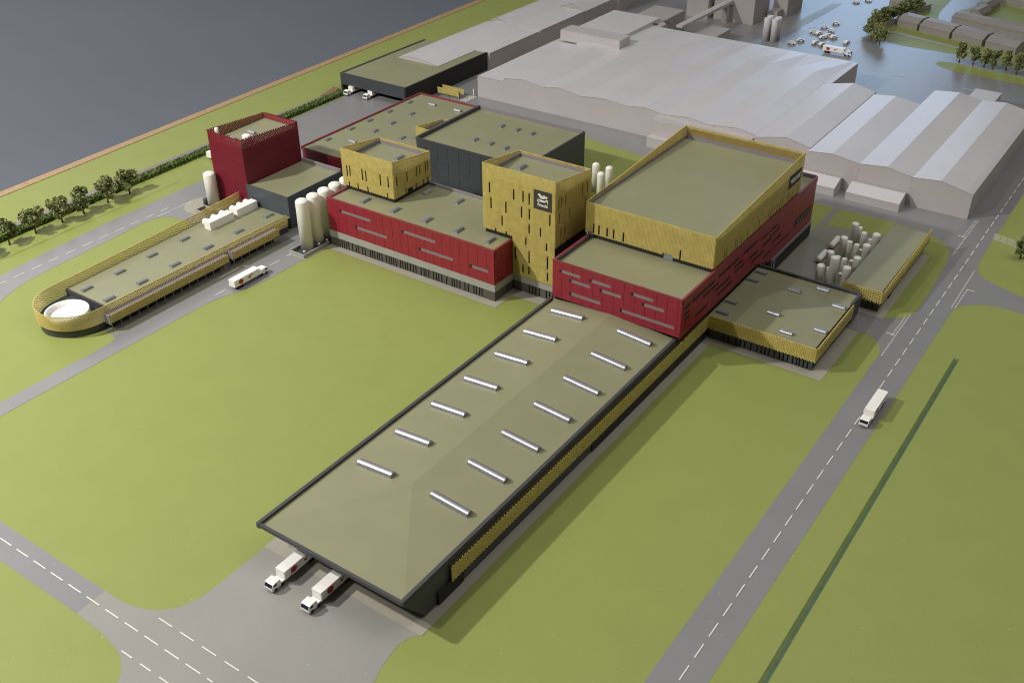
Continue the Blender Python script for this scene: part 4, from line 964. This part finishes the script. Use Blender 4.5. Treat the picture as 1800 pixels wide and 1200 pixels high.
for y in (-.80, -.55, .52, .64, .76):
    for sx in (-1, 1): MB().lathe([(0, -.025), (.055, -.025), (.055, .025), (0, .025)], (sx*.135, y, .055), n=12, axis='x', smooth=False).build('wheel', 'tyre', truck)
for (x, y, rz, lab) in ((-15.70, 13.6, 0, 'white truck with red logo backed under the front canopy, nearer the right corner'),
    (-30.3, 24.42, math.pi, 'white truck with red logo driving along the road past the brass canopy'),
    (-6.27, 29.77, 0, 'white truck driving alone on the main road right of the front warehouse'),
    (-42.05, 43.92, 0, 'white truck backed into the charcoal loading building, left of two'),
    (-40.65, 44.05, 0, 'white truck backed into the charcoal loading building, right of two'),
    (-20.98, 66.5, math.pi/2, 'white truck with red logo at the far edge of the factory hall roof'),
    (-41.35, 32.95, math.pi, 'white truck half hidden behind the dark red tower')):
    copy_tree(truck, (x, y, DZ*2.5), rz, lab, 'white articulated trucks')

# ================================================================== CARS
car = thing('parked_car', 'white model car alone beside the kerb strip, by the grey silos', 'car', (-24.2, 66.9, DZ*3), 'white model cars in the car park'); local(car)
MB().prism([(-.26, .05), (.26, .05), (.265, .10), (.14, .125), (.08, .18), (-.14, .18), (-.21, .125), (-.265, .11)], -.11, .11, 'x' if False else 'y').build('body', 'tankwhite', car)
MB().prism([(-.185, .128), (.125, .128), (.075, .172), (-.135, .172)], -.1125, .1125, 'y').build('window_band', 'annexwall', car)
for x in (-.16, .16):
    for y in (-.1, .1): MB().lathe([(0, -.02), (.045, -.02), (.045, .02), (0, .02)], (x, y, .045), n=10, axis='y', smooth=False).build('wheel', 'tyre', car)
for (x, y, a, lab) in ((-25.15+1.2, 70.1, .5, 'white model car by the bend of the kerb strip'), (-23.4, 72.9, .2, 'white model car standing apart, farther into the car park'), (-23.75, 71.6, .3, 'white model car at the back of the cluster'),
    (-23.05, 71.0, -.4, 'white model car on the far side of the cluster'), (-23.5, 69.9, 1.1, 'white model car at the left end of the cluster'), (-22.95, 69.2, .9, 'white model car at the front of the cluster'),
    (-22.8, 69.85, .8, 'white model car in the middle of the cluster'), (-22.35, 69.6, .9, 'white model car at the right end of the cluster'), (-21.25, 69.0, 1.4, 'white model car behind the truck\'s cab'),
    (-22.95, 67.8, 1.2, 'white model car just behind the trailer, left one'), (-22.45, 67.7, 1.2, 'white model car just behind the trailer, right one'), (-23.95, 67.8, .7, 'grey-shaded model car between silos and truck'),
    (-24.1, 79.0, -.2, 'white model car at the top edge, left one'), (-23.5, 79.9, -.2, 'white model car at the top edge, right one'),
    (-24.45, 64.2, 0, 'white model car half hidden by the hall\'s roof edge, left one'), (-23.7, 64.2, 0, 'white model car half hidden by the hall\'s roof edge, right one')):
    copy_tree(car, (x, y, DZ*3), a, lab, 'white model cars in the car park')

# ================================================================== TREES
def leaf_mesh(pts_fn, n, size, seed):
    rng = random.Random(seed); mb = MB()
    for _ in range(n):
        p = pts_fn(rng)
        if p is None: continue
        u = Vector((rng.gauss(0, 1), rng.gauss(0, 1), rng.gauss(0, 1))).normalized(); v = u.orthogonal().normalized()
        w = u.cross(v); a = rng.uniform(0, 6.28); v, w = v*math.cos(a)+w*math.sin(a), w*math.cos(a)-v*math.sin(a)
        s = size*rng.uniform(.6, 1.35); p = Vector(p)
        mb.add([p-v*s*.5-w*s*.35, p+v*s*.5-w*s*.25, p+v*s*.45+w*s*.35, p-v*s*.4+w*s*.3], [(0, 1, 2, 3)])
    return mb
def crown_fn(h, rad, zc, seed, nl=9):
    R_ = random.Random(seed); lobes = []
    for k in range(nl):
        a = R_.uniform(0, 6.28); q = R_.uniform(.15, .75)
        lobes.append((rad*q*math.cos(a), rad*q*math.sin(a), zc+R_.uniform(-.75, .8)*(h-zc), rad*R_.uniform(.34, .55)))
    lobes.append((0, 0, h-rad*.4, rad*.42))
    def fn(rng):
        lx, ly, lz, lr = lobes[rng.randrange(len(lobes))]
        d = Vector((rng.gauss(0, 1), rng.gauss(0, 1), rng.gauss(0, 1))).normalized()*lr*rng.uniform(.45, 1.02)
        return (lx+d.x, ly+d.y, max(.22*h, lz+d.z))
    return fn, lobes
PROTO = {}
def tree(kind, loc, s, rz, label, group):
    seed, h, rad, n, leafm = kind
    if kind not in PROTO:
        fn, lobes = crown_fn(h, rad, h*.62, seed)
        cme = leaf_mesh(fn, n, .105, seed).mesh('crown_mesh'); cme.materials.append(M[leafm])
        mb = MB(); mb.lathe([(.055, 0), (.035, h*.12), (.028, h*.42), (.012, h*.75)], n=8)
        for (lx, ly, lz, lr) in lobes[:6]:
            a = Vector((0, 0, h*.30)); b = Vector((lx, ly, lz)); d = (b-a); u = d.orthogonal().normalized(); v = d.normalized().cross(u)
            vs = []
            for c, r in ((a, .02), (b, .008)):
                for k in range(5): vs.append(tuple(c+u*r*math.cos(k*1.2566)+v*r*math.sin(k*1.2566)))
            mb.add(vs, [(k, (k+1) % 5, 5+(k+1) % 5, 5+k) for k in range(5)])
        tme = mb.mesh('trunk_mesh'); tme.materials.append(M['bark']); PROTO[kind] = (cme, tme)
    cme, tme = PROTO[kind]
    t = thing('tree', label, 'tree', loc, group, rz=rz); local(t); t.scale = (s, s, s*random.uniform(.95, 1.06))
    for nm, me in (('trunk', tme), ('crown', cme)):
        o = bpy.data.objects.new(nm, me); COL.objects.link(o); o.parent = t
KA = [(11, 1.27, .52, 1500, 'leaf'), (12, 1.27, .5, 1300, 'leaf2'), (13, 1.27, .54, 1400, 'leaf')]
ords = ['seventh', 'sixth', 'fifth', 'fourth', 'third', 'second', 'first']
for k, y in enumerate((19.3, 20.74, 22.04, 23.4, 24.53, 25.88, 27.12)):
    tree(KA[k % 3], (-41.4, y, 0), 1.0+random.uniform(-.05, .05), k*1.3, 'small green model tree along the hedge, %s from the red tower' % ords[k], 'model trees along the hedge')
KB = [(21, 1.08, .36, 900, 'leaf'), (22, 1.08, .38, 900, 'leaf2')]
for k, (x, y) in enumerate(((-14.03, 69.1), (-13.2, 69.1), (-12.5, 69.0), (-11.95, 68.85), (-11.24, 69.1), (-10.5, 68.6), (-9.7, 68.6))):
    tree(KB[k % 2], (x, y, 0), 1.0+random.uniform(-.06, .06), k*1.7, 'young model tree on the traffic island, %s from its rounded tip' % ['first', 'second', 'third', 'fourth', 'fifth', 'sixth', 'seventh'][k], 'young trees on the traffic island')
KC = [(31, 1.05, .5, 1200, 'leaf2'), (32, 1.05, .52, 1200, 'leaf')]
DR = [(-20.3, 70.9), (-19.75, 70.5), (-20.55, 71.7), (-19.4, 70.0), (-20.75, 72.6), (-20.75, 73.5), (-20.7, 74.3), (-20.55, 75.1), (-20.4, 75.9), (-20.25, 76.7), (-20.1, 77.5), (-19.95, 78.3), (-19.8, 79.1)]
for k, (x, y) in enumerate(DR):
    tree(KC[k % 2], (x, y, 0), 1.0+random.uniform(-.05, .1), k*2.1, ('bushy dark tree by the car park, %s' % ['left in the front clump', 'middle of the front clump', 'back of the front clump', 'right in the front clump'][k] if k < 4 else '%s dark tree behind the front clump in the dense row' % ['first', 'second', 'third', 'fourth', 'fifth', 'sixth', 'seventh', 'eighth', 'ninth'][k-4]), 'dense tree row by the car park')
tree((41, 1.02, .34, 700, 'leaf2'), (-4.77, 43.97, 0), 1.0, 0, 'single model tree by the glass fence right of the main road', None)

# ---- hedge
hd = thing('hedge', 'long low clipped green hedge behind the row of model trees', 'hedge', (-42.3, 30, 0))
def hx(y): return -42.12-.014*(y-20)
def hfn(rng):
    y = rng.uniform(8, 43.2); f = rng.random()
    if f < .45: return (hx(y)+rng.uniform(-.2, .2), y, .21+rng.uniform(-.03, .03))
    return (hx(y)+rng.choice((-.2, .2))+rng.uniform(-.03, .03), y, rng.uniform(.02, .22))
c_ = MB(); c_.hexa([(hx(8)-.18, 8, 0), (hx(8)+.18, 8, 0), (hx(43)+.18, 43.2, 0), (hx(43)-.18, 43.2, 0)], [(hx(8)-.17, 8, .19), (hx(8)+.17, 8, .19), (hx(43)+.17, 43.2, .19), (hx(43)-.17, 43.2, .19)])
c_.build('hedge_core', 'hedge', hd)
o = leaf_mesh(hfn, 14000, .085, 5).build('foliage', 'hedge', hd, 'stuff')
tag(MB().hexa([(-43.3, 42.2, .008), (-42.85, 42.2, .008), (-42.85, 43.4, .008), (-43.3, 43.4, .008)], [(-43.3, 42.2, .03), (-42.85, 42.2, .03), (-42.85, 43.4, .22), (-43.3, 43.4, .22)]).build('ramp', 'brown'), 'small brown ramp at the end of the hedge by the loading building', 'ramp')

# ---- gate, poles, fence
gt = thing('gate_screen', 'small brass screen gate beside the crosswalk behind the olive-roofed hall', 'gate', (-36.6, 46, 0))
MB().box(-37.6, -36.08, 46.15, 46.18, .22, .5).build('screen_backing', 'goldin', gt)
lattice('lattice_screen', 'gold', gt, [(-37.6, 46.13), (-36.05, 46.13)], .2, .52, pitch=.125, bw=.04)
lattice('lattice_screen', 'gold', gt, [(-37.6, 46.6), (-36.05, 46.6)], .2, .52, pitch=.125, bw=.04)
for x in (-37.6, -36.8, -36.07): inst(unit('dark'), 'post', gt, (x, 46.2, .25), (.03, .03, .5))
pl = thing('bollard', 'white marker post at the corner of the huge grey hall', 'post', (-35.72, 47.1, 0)); local(pl)
MB().lathe([(0, 0), (.03, 0), (.03, .42), (.015, .46), (0, .46)], n=10).build('post', 'white', pl)
fn_ = thing('glass_fence', 'low clear glass fence with thin posts on the lawn right of the main road', 'fence', (-5.5, 44.95, 0))
p0, p1 = Vector((-6.15, 45.12, 0)), Vector((-3.2, 44.35, 0)); n = 10
for k in range(n+1):
    p = p0.lerp(p1, k/n); inst(unit('fence'), 'post', fn_, (p.x, p.y, .17), (.02, .02, .34))
    if k < n:
        q = p0.lerp(p1, (k+1)/n); mb = MB().add([(p.x, p.y, .02), (q.x, q.y, .02), (q.x, q.y, .33), (p.x, p.y, .33)], [(0, 1, 2, 3)]); mb.build('pane', 'fenceglass', fn_)
MB().hexa([(p0.x, p0.y-.02, .008), (p1.x, p1.y-.02, .008), (p1.x, p1.y+.02, .008), (p0.x, p0.y+.02, .008)], [(p0.x, p0.y-.02, .03), (p1.x, p1.y-.02, .03), (p1.x, p1.y+.02, .03), (p0.x, p0.y+.02, .03)]).build('kerb_rail', 'fence', fn_)
